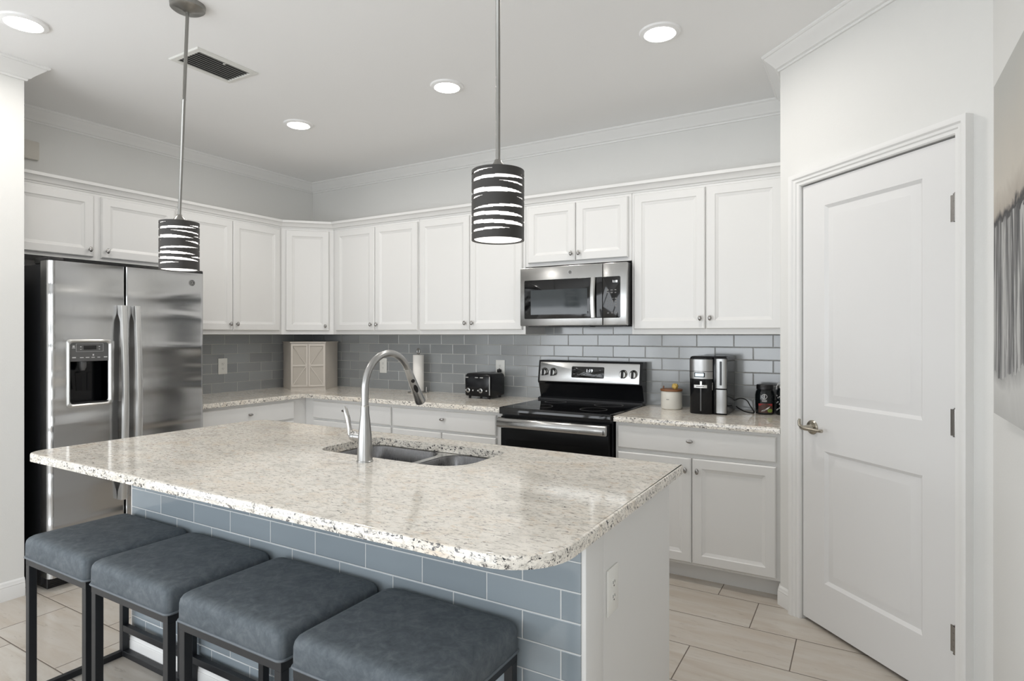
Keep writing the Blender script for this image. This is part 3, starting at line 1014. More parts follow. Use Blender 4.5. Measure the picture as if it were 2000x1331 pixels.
def emblem(parent, place, r, mats=('grey_plastic', 'bright_steel')):
    """small round maker's mark: ring with looped monogram strokes; place maps (x, z, h)"""
    m = MB()
    ring = lambda q, h: [place(q * math.cos(2 * PI * k / 28), q * math.sin(2 * PI * k / 28), h) for k in range(28)]
    m.loops([ring(r, 0.0), ring(r, 0.0012)])
    e = m.build('emblem', mats[0], parent, 30)
    s_ = MB()
    s_.loops([ring(r * 0.98, 0.0012), ring(r * 0.98, 0.002), ring(r * 0.84, 0.002), ring(r * 0.84, 0.0012)], False, False)
    for cx, a0, a1 in ((-0.25, 0.7, 5.6), (0.30, 0.9, 5.4)):
        P_ = [Vector(place(r * (cx + 0.30 * math.cos(a0 + (a1 - a0) * k / 12)), r * 0.42 * math.sin(a0 + (a1 - a0) * k / 12), 0.0015)) for k in range(13)]
        s_.tube(P_, r * 0.06, 6)
    s_.build('emblem_strokes', mats[1], e, 50)


emblem(t, lambda a_, b_, h_: (XF + h_ - 0.0002, -1.681 + a_, 1.701 + b_), 0.021)

# ------------------------------------------------------------------ microwave
t = thing('microwave', (2.87, -0.2, 1.43), 'stainless over-the-range microwave with black glass door', 'microwave')
X0, X1, Z0, Z1 = 2.490, 3.249, 1.427, 1.822
MB().box(X0 + 0.004, X1 - 0.004, -0.365, -0.008, Z0 + 0.006, Z1, 0.003, 1).build('case', 'dark_case', t, 30)
XD = 3.089
dr = MB().box(X0, XD - 0.001, -0.402, -0.366, Z0, Z1, 0.006, 2).build('door', 'steel', t, 30)
cp = MB().box(XD + 0.001, X1, -0.402, -0.366, Z0, Z1, 0.006, 2).build('control_side', 'steel', t, 30)
win = MB()
ring = lambda ins, y: [(p[0], y, p[1]) for p in rrect(2.524 + ins, XD - 0.002 - ins, 1.475 + ins, 1.735 - ins, (0.008, 0.001, 0.001, 0.008), 4)]
win.loops([ring(0, -0.401), ring(0, -0.4035), ring(0.001, -0.404)])
wo = win.build('window', 'black_gloss', dr, 30)
M['mw_glass'] = plain('window_screen_glass', S(58, 63, 66), 0.05)
MB().box(2.574, 2.985, -0.4047, -0.4036, 1.503, 1.668).build('viewing_panel', 'mw_glass', wo, 0)
ring = lambda ins, y: [(p[0], y, p[1]) for p in rrect(XD + 0.002 + ins, 3.207 - ins, 1.475 + ins, 1.735 - ins, (0.001, 0.008, 0.008, 0.001), 4)]
kp = MB().loops([ring(0, -0.401), ring(0, -0.4035), ring(0.001, -0.404)]).build('keypad', 'black_gloss', cp, 30)
mk = MB()
for r_, z in enumerate((1.650, 1.634)):
    for c_ in range(3):
        mk.box(3.116 + c_ * 0.027, 3.131 + c_ * 0.027 - (0.004 if c_ == 2 else 0), -0.4046, -0.4036, z - 0.003, z + 0.003)
for r_ in range(4):
    for c_ in range(4):
        mk.box(3.119 + c_ * 0.0185 - (0 if c_ < 3 else 0.003), 3.124 + c_ * 0.0185 + (0 if c_ < 3 else 0.006), -0.4046, -0.4036, 1.594 - r_ * 0.0165, 1.601 - r_ * 0.0165)
for c_ in range(3):
    mk.box(3.122 + c_ * 0.027, 3.132 + c_ * 0.027, -0.4046, -0.4036, 1.502, 1.510)
mk.build('key_marks', 'dim_mark', cp, 0)
text_mb('1:18', 0.020, lambda x, y, h: (3.172 + x, -0.4042 - h, 1.703 + y)).build('clock_digits', 'led_white', cp, 0)
hb = MB()
rings = []
for k in range(15):
    f_ = k / 14
    z = 1.478 + f_ * 0.256
    out = 0.420 + 0.012 * math.sin(PI * f_)
    bk_ = 0.4045 if k in (0, 14) else out - 0.010
    rings.append([(3.014, -bk_, z), (3.014, -out, z), (3.020, -out - 0.005, z), (3.040, -out - 0.005, z), (3.047, -out, z), (3.047, -bk_, z)])
hb.loops(rings).build('handle', 'bright_steel', dr, 35)
emblem(dr, lambda a_, b_, h_: (2.864 + a_, -0.4018 - h_, 1.777 + b_), 0.013)
m = MB().box(2.53, 3.21, -0.36, -0.05, Z0 - 0.004, Z0 + 0.006, 0.002, 1)
m.box(2.70, 3.00, -0.39, -0.30, Z0 - 0.008, Z0 - 0.001, 0.002, 1)
m.build('underside_vent', 'black_plastic', t, 30)

# ------------------------------------------------------------------ range
RX0, RX1 = 2.484, 3.246
t = thing('electric_range', (2.865, -0.33, 0), 'black and stainless electric range with glass cooktop', 'stove')
MB().box(RX0 + 0.002, RX1 - 0.002, -0.625, -0.02, 0.03, 0.862, 0.003, 1).build('body', 'gloss_plastic', t, 30)
ct = MB().slab(rrect(RX0 - 0.001, RX1 + 0.001, -0.668, -0.02, 0.008, 4), 0.860, 0.9035, 0.006).build('cooktop', 'black_gloss', t, 30)
bn = MB()
for x, y, r in ((2.67, -0.50, 0.105), (3.06, -0.48, 0.085), (2.67, -0.22, 0.075), (3.06, -0.22, 0.095)):
    cr = lambda q, h: [(x + q * math.cos(2 * PI * k / 40), y + q * math.sin(2 * PI * k / 40), 0.9035 + h) for k in range(40)]
    bn.loops([cr(r, 0.0), cr(r, 0.0003), cr(r - 0.002, 0.0003), cr(r - 0.002, 0.0)], False, False)
bn.build('burner_rings', 'dim_mark', ct, 0)
od = MB().box(RX0 + 0.010, RX1 - 0.014, -0.662, -0.627, 0.19, 0.846, 0.005, 2).build('oven_door', 'oven_black', t, 30)
MB().box(RX0 + 0.05, RX1 - 0.055, -0.6635, -0.661, 0.30, 0.70, 0.001, 1).build('oven_window', 'oven_black', od, 30)
hb = MB()
rings = []
for x in (RX0 + 0.002, RX0 + 0.006, RX1 - 0.022, RX1 - 0.018):
    i_ = 0.004 if x in (RX0 + 0.002, RX1 - 0.018) else 0
    rings.append([(x, -0.700 + i_, 0.778 + i_), (x, -0.708 + i_, 0.784 + i_), (x, -0.710 + i_, 0.800), (x, -0.706 + i_, 0.822 - i_), (x, -0.698 + i_, 0.836 - i_), (x, -0.684, 0.842 - i_), (x, -0.676, 0.838 - i_), (x, -0.680, 0.778 + i_)])
hb.loops(rings)
hb.box(RX0 + 0.03, RX0 + 0.06, -0.682, -0.660, 0.79, 0.83)
hb.box(RX1 - 0.08, RX1 - 0.05, -0.682, -0.660, 0.79, 0.83)
ho = hb.build('oven_handle', 'steel', od, 50)
MB().box(RX1 - 0.034, RX1 - 0.029, -0.7115, -0.705, 0.787, 0.813, 0.001, 1).build('handle_slot', 'black_plastic', ho, 0)
MB().box(RX0 + 0.010, RX1 - 0.014, -0.655, -0.627, 0.035, 0.180, 0.005, 2).build('storage_drawer', 'gloss_plastic', t, 30)
# backguard
bgm = MB()
pr = [(-0.022, 0.9035), (-0.120, 0.9035), (-0.118, 0.916), (-0.074, 0.924), (-0.104, 1.018), (-0.115, 1.026), (-0.120, 1.034), (-0.098, 1.180), (-0.090, 1.186), (-0.022, 1.186)]
bgm.loops([[(x, y, z) for y, z in pr] for x in (RX0 - 0.006, RX1 + 0.006)])
bgo = bgm.build('backguard', 'gloss_plastic', t, 30)


def bgp(x, h, d):
    """point on the sloping control panel: h from its foot, d out of it"""
    n_ = Vector((0, -0.1475, -0.0222)).normalized()
    e_ = Vector((0, 0.022, 0.146)).normalized()
    p = Vector((x, -0.120, 1.034)) + e_ * h + n_ * d
    return tuple(p)


HP = 0.1476
cpn = MB()
L = []
for ins, d in ((0.0, -0.001), (0.0, 0.002), (0.002, 0.003)):
    L.append([bgp(p[0], p[1], d) for p in rrect(RX0 + 0.008 + ins, RX1 - 0.012 - ins, 0.004 + ins, HP - 0.006 - ins, 0.006, 4)])
cpn.loops(L).build('control_panel', 'steel', t, 30)
dsp = MB()
L = []
for ins, d in ((0.0, 0.002), (0.0, 0.0042), (0.001, 0.0048)):
    L.append([bgp(p[0], p[1], d) for p in rrect(2.742 + ins, 2.985 - ins, 0.036 + ins, 0.114 - ins, 0.008, 4)])
do = dsp.loops(L).build('display', 'black_gloss', t, 30)
text_mb('1:19', 0.030, lambda x, y, h: bgp(2.876 + x, 0.086 + y, 0.0046 + h)).build('clock_digits', 'led_white', do, 0)
mk = MB()
for x, h_ in ((2.762, 0.062), (2.790, 0.060), (2.822, 0.056), (2.850, 0.060), (2.898, 0.060), (2.938, 0.062), (2.964, 0.062), (2.765, 0.092), (2.955, 0.092), (2.785, 0.100)):
    v_ = [bgp(x + dx, h_ + dh, 0.005) for dx, dh in ((-0.005, -0.003), (0.005, -0.003), (0.005, 0.003), (-0.005, 0.003))]
    v2 = [bgp(x + dx, h_ + dh, 0.0054) for dx, dh in ((-0.005, -0.003), (0.005, -0.003), (0.005, 0.003), (-0.005, 0.003))]
    mk.loops([v_, v2])
mk.build('key_marks', 'dim_mark', do, 0)
for x in (2.528, 2.597, 3.122, 3.193):
    k_ = MB()
    rk = lambda r, d: [bgp(x + r * math.cos(2 * PI * q / 28), 0.072 + r * math.sin(2 * PI * q / 28), d) for q in range(28)]
    k_.loops([rk(0.027, 0.0025), rk(0.027, 0.007), rk(0.024, 0.009), rk(0.0235, 0.024), rk(0.021, 0.027)])
    ko = k_.build('control_knob', 'bright_steel', t, 40)
    g_ = MB()
    bb_ = lambda d: [bgp(x + dx, 0.072 + dh, d) for dx, dh in ((-0.006, -0.023), (0.006, -0.023), (0.006, 0.023), (-0.006, 0.023))]
    g_.loops([bb_(0.0255), bb_(0.036)])
    g_.build('knob_grip', 'gloss_plastic', ko, 0)
    MB().loops([rk(0.0285, 0.0026), rk(0.0285, 0.0050)]).build('knob_skirt', 'gloss_plastic', ko, 0)

# ------------------------------------------------------------------ ceiling fittings
LX, LYY = (1.228, 2.466, 3.690), (-1.203, -2.736)
for i, (x, y, lab) in enumerate(((1.228, -2.736, 'round recessed ceiling light above the fridge end of the island, near the left pendant'),
                                 (1.235, -1.207, 'round recessed ceiling light nearest the corner cabinet'),
                                 (2.466, -1.203, 'round recessed ceiling light in front of the range, middle of the back row'),
                                 (3.690, -1.192, 'round recessed ceiling light nearest the pantry wall'))):
    if i == 0:
        t = empty('recessed_light', (0, 0, 0))
        MB().lathe((0, 0, -0.012), [(0.068, 0.006), (0.070, 0.001), (0.074, -0.001), (0.092, 0.004), (0.096, 0.012)], 48).build('trim_ring', 'ceiling', t, 30)
        MB().lathe((0, 0, -0.013), [(0.069, 0.0), (0.069, 0.004)], 40).build('lens', 'lens', t, 0)
        l0 = t
    else:
        t = copy_tree(l0)
    t.location = (x, y, H)
    tag(t, lab, 'ceiling light', 'recessed ceiling lights')
    ld = bpy.data.lights.new('downlight', 'AREA')
    ld.shape = 'DISK'
    ld.size = 0.13
    ld.energy = 6.0
    ld.color = (1, 0.95, 0.89)
    ld.spread = math.radians(172)
    lo = bpy.data.objects.new('downlight', ld)
    COL.objects.link(lo)
    lo.location = (x, y, H - 0.02)

VX0, VX1, VY0, VY1 = 1.440, 1.688, -2.200, -1.858
t = thing('ceiling_vent', ((VX0 + VX1) / 2, (VY0 + VY1) / 2, H), 'white rectangular ceiling air vent with dark louvres', 'air vent')
fr = MB()
L = []
for ins, dz in ((0, 0), (0, -0.004), (0.004, -0.008), (0.026, -0.010), (0.030, -0.006), (0.030, -0.001)):
    L.append([(x, y, H + dz) for x, y in ((VX0 + ins, VY0 + ins), (VX1 - ins, VY0 + ins), (VX1 - ins, VY1 - ins), (VX0 + ins, VY1 - ins))])
fr.loops(L, False, False).build('frame', 'vent_white', t, 20)
MB().box(VX0 + 0.029, VX1 - 0.029, VY0 + 0.029, VY1 - 0.029, H - 0.002, H - 0.0005).build('duct', 'vent_dark', t, 0)
lv = MB()
for k in range(9):
    x = VX0 + 0.040 + k * 0.0212
    lv.bar((x, VY0 + 0.030, H - 0.007), (x, VY1 - 0.030, H - 0.007), 0.012, 0.0012, (0.55, 0, 0.83))
lv.box(VX1 - 0.05, VX1 - 0.030, -2.032, -2.024, H - 0.011, H - 0.006)
M['louvre'] = plain('louvre_enamel', S(176, 176, 172), 0.5)
lv.build('louvres', 'louvre', t, 0)

o = MB().box(0.0, 0.034, -2.34, -2.203, 2.466, 2.582, 0.008, 2).box(0.03, 0.0352, -2.33, -2.215, 2.485, 2.493, 0).build('door_chime', 'beige_plastic')
tag(o, 'beige plastic chime box high on the left wall above the fridge cabinet', 'door chime')


# pendants
def make_pendant():
    t = empty('pendant_light', (0, 0, 0))
    zb, zt, r = 1.650, 1.857, 0.0785
    rnd = random.Random(11)
    NA, NZ = 240, 150
    slits = []
    # (centre height fraction, centre angle, half length, half width, slope)
    base = [(0.93, 3.6, 1.6, 0.016, 0.010), (0.845, 5.0, 1.75, 0.028, 0.006), (0.765, 0.1, 1.2, 0.016, -0.010), (0.665, 4.6, 1.9, 0.040, -0.004), (0.56, 3.4, 1.25, 0.020, 0.012),
            (0.44, 5.4, 1.5, 0.022, 0.008), (0.335, 4.9, 1.8, 0.032, -0.006), (0.215, 5.2, 1.9, 0.032, -0.008), (0.115, 4.3, 1.5, 0.020, 0.006),
            (0.92, 1.2, 1.3, 0.020, 0.008), (0.80, 2.0, 1.2, 0.022, -0.008), (0.70, 1.5, 1.3, 0.024, 0.006), (0.55, 1.2, 1.5, 0.026, -0.01), (0.42, 2.0, 1.4, 0.026, 0.006), (0.28, 1.4, 1.4, 0.03, 0.01), (0.16, 1.9, 1.2, 0.02, -0.006)]

    def cut(a_, f_):
        for hf, ca, hl, hw, sl in base:
            d = (a_ - ca + PI) % (2 * PI) - PI
            if abs(d) < hl:
                q = 1 - (d / hl) ** 2
                if abs(f_ - hf - sl * d * 2) < 0.82 * hw * min(1.0, q * 1.15):
                    return True
        return False

    m = MB()
    vid = {}

    def vv(i, j, k):
        i %= NA
        key = (i, j, k)
        if key not in vid:
            a_ = 2 * PI * i / NA
            rr = r - 0.0018 * k
            vid[key] = len(m.v)
            m.v.append((rr * math.cos(a_), rr * math.sin(a_), zb + (zt - zb) * j / NZ))
        return vid[key]

    solid = [[not cut(2 * PI * (i + 0.5) / NA, (j + 0.5) / NZ) for j in range(NZ)] for i in range(NA)]
    for i in range(NA):
        for j in range(NZ):
            if not solid[i][j]:
                continue
            m.f.append((vv(i, j, 0), vv(i + 1, j, 0), vv(i + 1, j + 1, 0), vv(i, j + 1, 0)))
            m.f.append((vv(i, j + 1, 1), vv(i + 1, j + 1, 1), vv(i + 1, j, 1), vv(i, j, 1)))
            if j == 0 or not solid[i][j - 1]:
                m.f.append((vv(i, j, 0), vv(i, j, 1), vv(i + 1, j, 1), vv(i + 1, j, 0)))
            if j == NZ - 1 or not solid[i][j + 1]:
                m.f.append((vv(i, j + 1, 0), vv(i + 1, j + 1, 0), vv(i + 1, j + 1, 1), vv(i, j + 1, 1)))
            if not solid[i - 1][j]:
                m.f.append((vv(i, j, 0), vv(i, j + 1, 0), vv(i, j + 1, 1), vv(i, j, 1)))
            if not solid[(i + 1) % NA][j]:
                m.f.append((vv(i + 1, j, 0), vv(i + 1, j, 1), vv(i + 1, j + 1, 1), vv(i + 1, j + 1, 0)))
    sh = m.build('shade', 'shade', t, 30)
    MB().lathe((0, 0, 0), [(0.012, zt - 0.0022), (r - 0.002, zt - 0.0022), (r - 0.002, zt - 0.0004), (0.012, zt - 0.0004)], 48).build('top_plate', 'shade', t, 30)
    g = MB()
    ring = lambda q, z: [(q * math.cos(2 * PI * k / 48), q * math.sin(2 * PI * k / 48), z) for k in range(48)]
    g.loops([ring(0.070, zb + 0.003), ring(0.072, zb + 0.006), ring(0.072, zt - 0.006), ring(0.066, zt - 0.004)], True, True)
    g.build('glass_diffuser', 'glass_glow', t, 30)
    g = MB().lathe((0, 0, zt), [(0.030, 0), (0.028, 0.006), (0.020, 0.018), (0.013, 0.026), (0.010, 0.034)], 28)
    g.build('socket_cap', 'stem', t, 40)
    g = MB().lathe((0, 0, 0), [(0.0072, zt + 0.03), (0.0072, 2.38), (0.0080, 2.381), (0.0080, 2.388), (0.0072, 2.389), (0.0072, H - 0.02)], 16)
    g.build('stem', 'stem', t, 40)
    g = MB().lathe((0, 0, 0), [(0.012, H - 0.034), (0.018, H - 0.030), (0.060, H - 0.024), (0.068, H - 0.018), (0.070, H - 0.001), (0.070, H)], 40)
    g.build('canopy', 'stem', t, 40)
    return t


p0 = make_pendant()
for i, (x, y, lab) in enumerate(((3.570, -2.44, 'striped dark cylinder pendant light hanging over the right half of the island'),
                                 (1.948, -2.445, 'striped dark cylinder pendant light hanging over the fridge end of the island'))):
    o = p0 if i == 0 else copy_tree(p0)
    o.location = (x, y, 0)
    tag(o, lab, 'pendant light', 'striped pendant lights')
    if i:
        # this one hangs slightly askew on its swivel
        for ch in o.children:
            if ch.name.startswith('stem'):
                me = ch.data.copy()
                for q in me.vertices:
                    q.co.x += 0.062 * (q.co.z - 1.887) / (H - 1.887)
                ch.data = me
            if ch.name.startswith('canopy'):
                ch.location.x += 0.061

# ------------------------------------------------------------------ counter things
# corner bread box
t = thing('bread_box', (0.3, -0.3, ZC), 'cream wooden corner bread box with two cross-braced doors', 'bread box')
fl, frr = Vector((0.305, -0.505)), Vector((0.505, -0.305))
m = MB().prism([(0.03, -0.03), (0.03, -0.36), tuple(fl), tuple(frr), (0.36, -0.03)], ZC, 1.300)
m.prism([(0.025, -0.025), (0.025, -0.365), tuple(fl + Vector((0.006, -0.012))), tuple(frr + Vector((0.012, -0.006))), (0.365, -0.025)], 1.300, 1.309)
m.build('carcass', 'cream', t, 20)
BB = frame(fl.x, fl.y, (R2, R2), (R2, -R2))
FW = 0.2828
for s0, s1, sg in ((0.004, FW / 2 - 0.002, 1), (FW / 2 + 0.002, FW - 0.004, -1)):
    m = MB(BB)
    z0, z1 = ZC + 0.030, 1.288
    zm = (z0 + z1) / 2
    dpan = MB(BB).box(s0, s1, 0, 0.006, z0, z1).build('door', 'cream_shade', t, 0)
    fw = 0.014
    m.box(s0, s0 + fw, 0.006, 0.014, z0, z1)
    m.box(s1 - fw, s1, 0.006, 0.014, z0, z1)
    for z in (z0, zm - fw / 2, z1 - fw):
        m.box(s0 + fw, s1 - fw, 0.006, 0.014, z, z + fw)
    oi, oo = (s1 - fw, s0 + fw) if sg == 1 else (s0 + fw, s1 - fw)
    for za, zb_ in ((zm, z0 + fw), (zm, z1 - fw)):
        dzn = 0.006 if zb_ > za else -0.006
        m.loops([[(oi, y, za + dzn - 0.006), (oi, y, za + dzn + 0.006), (oo, y, zb_ + 0.006 - (0.012 if zb_ > za else 0)), (oo, y, zb_ - 0.006 + (0 if zb_ > za else 0) + (0 if zb_ > za else 0.0))] for y in (0.006, 0.0125)])
    m.build('cross_trim', 'cream', dpan, 0)
MB(BB).box(FW / 2 + 0.006, FW / 2 + 0.012, 0.0135, 0.020, 1.105, 1.111).build('knob', 'cream', t, 0)

# paper towels
t = thing('paper_towel_holder', (1.372, -0.115, ZC), 'steel upright paper towel holder by the back tile', 'paper towel holder')
MB().lathe((1.372, -0.115, ZC), [(0.085, 0), (0.087, 0.004), (0.084, 0.010), (0.02, 0.013)], 40).build('base', 'nickel', t, 40)
m = MB().lathe((1.372, -0.115, ZC), [(0.006, 0.01), (0.006, 0.312)], 14)
m.tube([(1.372 + 0.013 * math.cos(k / 16 * 2 * PI), -0.115, ZC + 0.337 + 0.022 * math.sin(k / 16 * 2 * PI)) for k in range(17)], 0.0062, 10)
m.build('post', 'knob', t, 40)
m = MB()
m.tube([(1.372 + 0.078, -0.11, ZC + 0.006), (1.372 + 0.080, -0.11, ZC + 0.05)], 0.005, 10)
m.build('tension_arm', 'knob', t, 40)
L = [[(1.372 + r * math.cos(2 * PI * k / 40), -0.115 + r * math.sin(2 * PI * k / 40), ZC + z) for k in range(40)] for r, z in ((0.0075, 0.014), (0.0425, 0.014), (0.044, 0.016), (0.044, 0.306), (0.0425, 0.308), (0.0075, 0.308), (0.0075, 0.014))]
o = MB().loops(L, False, False).build('paper_towel_roll', 'paper', None, 40)
tag(o, 'white paper towel roll standing on the steel holder', 'paper towels')

# toaster
TX0, TX1, TY0, TY1 = 1.938, 2.166, -0.272, -0.060
t = thing('toaster', ((TX0 + TX1) / 2, (TY0 + TY1) / 2, ZC), 'black four-slot toaster with two front dials on the back worktop', 'toaster')
m = MB()
L = []
for ins, z in ((0.014, 0.912), (0.004, 0.916), (0.0, 0.926), (0.0, 1.055), (0.004, 1.072), (0.014, 1.081), (0.03, 1.084)):
    L.append([(p[0], p[1], z) for p in rrect(TX0 + ins, TX1 - ins, TY0 + ins, TY1 - ins, 0.018, 6)])
m.loops(L).build('body', 'gloss_plastic', t, 40)
m = MB()
for x in (1.990, 2.022, 2.082, 2.114):
    m.box(x - 0.006, x + 0.006, TY0 + 0.04, TY1 - 0.03, 1.0835, 1.0846)
m.build('slots', 'vent_dark', t, 0)
for x in (TX0 + 0.03, TX1 - 0.03):
    for y in (TY0 + 0.03, TY1 - 0.03):
        MB().lathe((x, y, ZC), [(0.009, 0), (0.011, 0.018)], 14).build('foot', 'black_plastic', t, 40)
MB().box(TX1 - 0.011, TX1 - 0.003, TY0 - 0.0015, TY0 + 0.004, 0.925, 1.062, 0.002, 1).build('edge_trim', 'bright_steel', t, 30)
for x in (1.967, 2.052, 2.096):
    MB().box(x - 0.014, x + 0.014, TY0 - 0.012, TY0 + 0.001, 1.049, 1.057, 0.002, 1).build('lever', 'bright_steel', t, 30)
for x in (1.978, 2.088):
    d_ = MB().lathe((x, TY0, 0.957), [(0.013, -0.012), (0.017, -0.010), (0.017, 0.001)], 22, 'y').build('dial', 'bright_steel', t, 40)
    MB().lathe((x, TY0, 0.957), [(0.010, -0.0130), (0.010, -0.0115)], 18, 'y').build('dial_face', 'black_plastic', d_, 40)
m = MB()
for x in (1.954, 2.015, 2.060, 2.134):
    m.lathe((x, TY0, 0.957), [(0.005, -0.004), (0.006, 0.001)], 12, 'y')
m.build('buttons', 'light_mark', t, 30)
m = MB().tube([(2.10, -0.065, 0.98), (2.115, -0.05, 1.06), (2.102, -0.040, 1.100), (2.095, -0.030, 1.108), (2.092, -0.018, 1.095)], 0.0035, 8)
m.box(2.078, 2.108, -0.040, -0.0145, 1.078, 1.104, 0.006, 2)
m.build('power_cord', 'black_plastic', t, 40)

# canister
CXn, CYn = 3.452, -0.135
t = thing('canister', (CXn, CYn, ZC), 'cream ceramic canister with wooden lid between range and coffee maker', 'canister')
MB().lathe((CXn, CYn, ZC), [(0.058, 0), (0.063, 0.003), (0.066, 0.012), (0.066, 0.100), (0.064, 0.112), (0.062, 0.114)], 44).build('body', 'ceramic', t, 40)
MB().lathe((CXn, CYn, ZC), [(0.058, 0.114), (0.068, 0.115), (0.069, 0.120), (0.068, 0.127), (0.063, 0.128)], 44).build('lid', 'wood', t, 40)
m = MB()
xr = [-1.78, -1.74, -1.70, -1.66, -1.62, -1.58, -1.54]
for k, a_ in enumerate(xr):
    p = lambda da, z: (CXn + 0.0665 * math.cos(a_ + da), CYn + 0.0665 * math.sin(a_ + da), ZC + z)
    q = lambda da, z: (CXn + 0.0655 * math.cos(a_ + da), CYn + 0.0655 * math.sin(a_ + da), ZC + z)
    m.loops([[p(-0.012, 0.062), p(0.012, 0.062), p(0.012, 0.067), p(-0.012, 0.067)], [q(-0.012, 0.062), q(0.012, 0.062), q(0.012, 0.067), q(-0.012, 0.067)]])
m.build('printed_word', 'dim_mark', t, 0)
MB().tube([(CXn - 0.045, CYn - 0.02, ZC + 0.127), (CXn - 0.045, CYn - 0.02, ZC + 0.146)], 0.004, 10).build('lid_peg', 'wood', t, 40)
b = bmesh.new()
bmesh.ops.create_icosphere(b, subdivisions=3, radius=0.019)
for q in b.verts:
    d = q.co.normalized()
    q.co *= 1 + 0.18 * math.sin(9 * d.x + 2) * math.cos(8 * d.z + 1) + 0.12 * math.sin(13 * d.y)
    q.co += Vector((CXn + 0.028, CYn - 0.02, ZC + 0.145))
b.verts.index_update()
o = MB().bm(b).build('ornament', 'gold', None, 60)
tag(o, 'small crumpled golden ornament on the wooden canister lid', 'ornament')

# coffee maker
t = thing('coffee_maker', (3.72, -0.18, ZC), 'black and steel drip coffee maker on the right worktop', 'coffee maker')
KX0, KX1, KX2, KY0, KY1 = 3.604, 3.742, 3.822, -0.300, -0.050
m = MB()
fp = [(KX0, KY1), (KX0, KY0 + 0.02)]
for k in range(13):
    a_ = PI + k / 12 * PI
    fp.append(((KX0 + KX1) / 2 + (KX1 - KX0) / 2 * math.cos(a_), KY0 + 0.02 + 0.034 * math.sin(a_)))
fp += [(KX1 + 0.004, KY0 + 0.012), (KX2, KY0 + 0.012), (KX2, KY1)]
L = []
for ins, z in ((0.004, ZC), (0.0, ZC + 0.006), (0.0, 1.222), (0.003, 1.234), (0.012, 1.240)):
    L.append([(p[0], p[1], z) for p in offset_poly(fp, ins)])
m.loops(L).build('body', 'gloss_plastic', t, 35)


def front_arc(off, f0, f1, z0, z1, name, mat, par, n=14, th=0.002):
    cx, rx = (KX0 + KX1) / 2, (KX1 - KX0) / 2
    A_ = []
    for k in range(n + 1):
        a_ = PI + (f0 + (f1 - f0) * k / n) * PI
        A_.append((cx + (rx + off) * math.cos(a_), KY0 + 0.02 + (0.034 + off) * math.sin(a_)))
    B_ = [(x_ + 0, y_ + th) for x_, y_ in A_]
    return MB().prism(A_ + B_[::-1], z0, z1).build(name, mat, par, 35)


front_arc(0.0022, 0.10, 0.90, 1.152, 1.222, 'steel_panel', 'coffee_steel', t)
front_arc(0.0022, 0.10, 0.90, 1.106, 1.149, 'display_panel', 'coffee_steel', t)
front_arc(0.0036, 0.34, 0.62, 1.116, 1.144, 'display_frame', 'gloss_plastic', t)
front_arc(0.0044, 0.37, 0.59, 1.121, 1.139, 'screen', 'lcd', t)
bo = front_arc(0.0034, 0.33, 0.68, 1.052, 1.070, 'name_badge', 'nickel', t)
m = MB()
for k in range(8):
    m.box(3.650 + k * 0.006, 3.654 + k * 0.006, -0.3196, -0.3176, 1.0585, 1.0635)
m.build('badge_marks', 'dim_mark', bo, 0)
front_arc(0.0030, 0.50, 0.53, 0.915, 1.050, 'seam_strip', 'grey_plastic', t)
front_arc(0.0030, 0.495, 0.545, 1.070, 1.092, 'button', 'nickel', t)
front_arc(0.0024, 0.86, 0.90, 1.04, 1.085, 'gauge', 'nickel', t)
sx0, sx1 = KX1 + 0.012, KX2 - 0.002
m = MB()


def column(z0, z1):
    P_ = [(sx0, KY0 + 0.02)]
    for k in range(9):
        a_ = PI + k / 8 * PI
        P_.append(((sx0 + sx1) / 2 + (sx1 - sx0) / 2 * math.cos(a_), KY0 + 0.014 + 0.010 * math.sin(a_)))
    P_.append((sx1, KY0 + 0.02))
    return MB().prism(P_, z0, z1)


col = column(1.052, 1.226).build('water_tank', 'coffee_steel', t, 40)
MB().box((sx0 + sx1) / 2 - 0.006, (sx0 + sx1) / 2 + 0.006, KY0 + 0.0025, KY0 + 0.006, 1.07, 1.212, 0.002, 1).build('level_window', 'gloss_plastic', col, 30)
column(0.905, 1.044).build('tank_foot', 'coffee_steel', t, 40)
cw = [(KX2 - 0.01, -0.055, 0.955), (KX2 + 0.03, -0.05, 0.975), (KX2 + 0.07, -0.06, 0.968), (KX2 + 0.095, -0.075, 0.935), (KX2 + 0.118, -0.09, 0.903), (KX2 + 0.115, -0.12, 0.899), (KX2 + 0.07, -0.11, 0.903), (KX2 + 0.03, -0.075, 0.915), (KX2 + 0.01, -0.055, 0.925)]
sm = []
for i in range(len(cw) - 1):
    p_ = [Vector(cw[max(i - 1, 0)]), Vector(cw[i]), Vector(cw[i + 1]), Vector(cw[min(i + 2, len(cw) - 1)])]
    for k in range(6):
        u = k / 6
        sm.append(0.5 * ((2 * p_[1]) + (-p_[0] + p_[2]) * u + (2 * p_[0] - 5 * p_[1] + 4 * p_[2] - p_[3]) * u * u + (-p_[0] + 3 * p_[1] - 3 * p_[2] + p_[3]) * u ** 3))
sm.append(Vector(cw[-1]))
MB().tube(sm, 0.0036, 8).build('power_cord', 'black_plastic', t, 60)

# coffee jar
JX, JY, JR = 4.003, -0.105, 0.054
t = thing('coffee_jar', (JX, JY, ZC), 'dark instant coffee jar with a red banded label, right of the coffee maker', 'jar')
MB().lathe((JX, JY, ZC), [(0.044, 0), (0.050, 0.004), (0.052, 0.02), (0.054, 0.07), (0.054, 0.115), (0.050, 0.135), (0.043, 0.148), (0.041, 0.152)], 40).build('body', 'jar_glass', t, 40)
MB().lathe((JX, JY, ZC), [(0.044, 0.148), (0.047, 0.149), (0.047, 0.172), (0.044, 0.176), (0.03, 0.177)], 40).build('lid', 'black_plastic', t, 40)
A0 = -1.30   # the label faces the camera


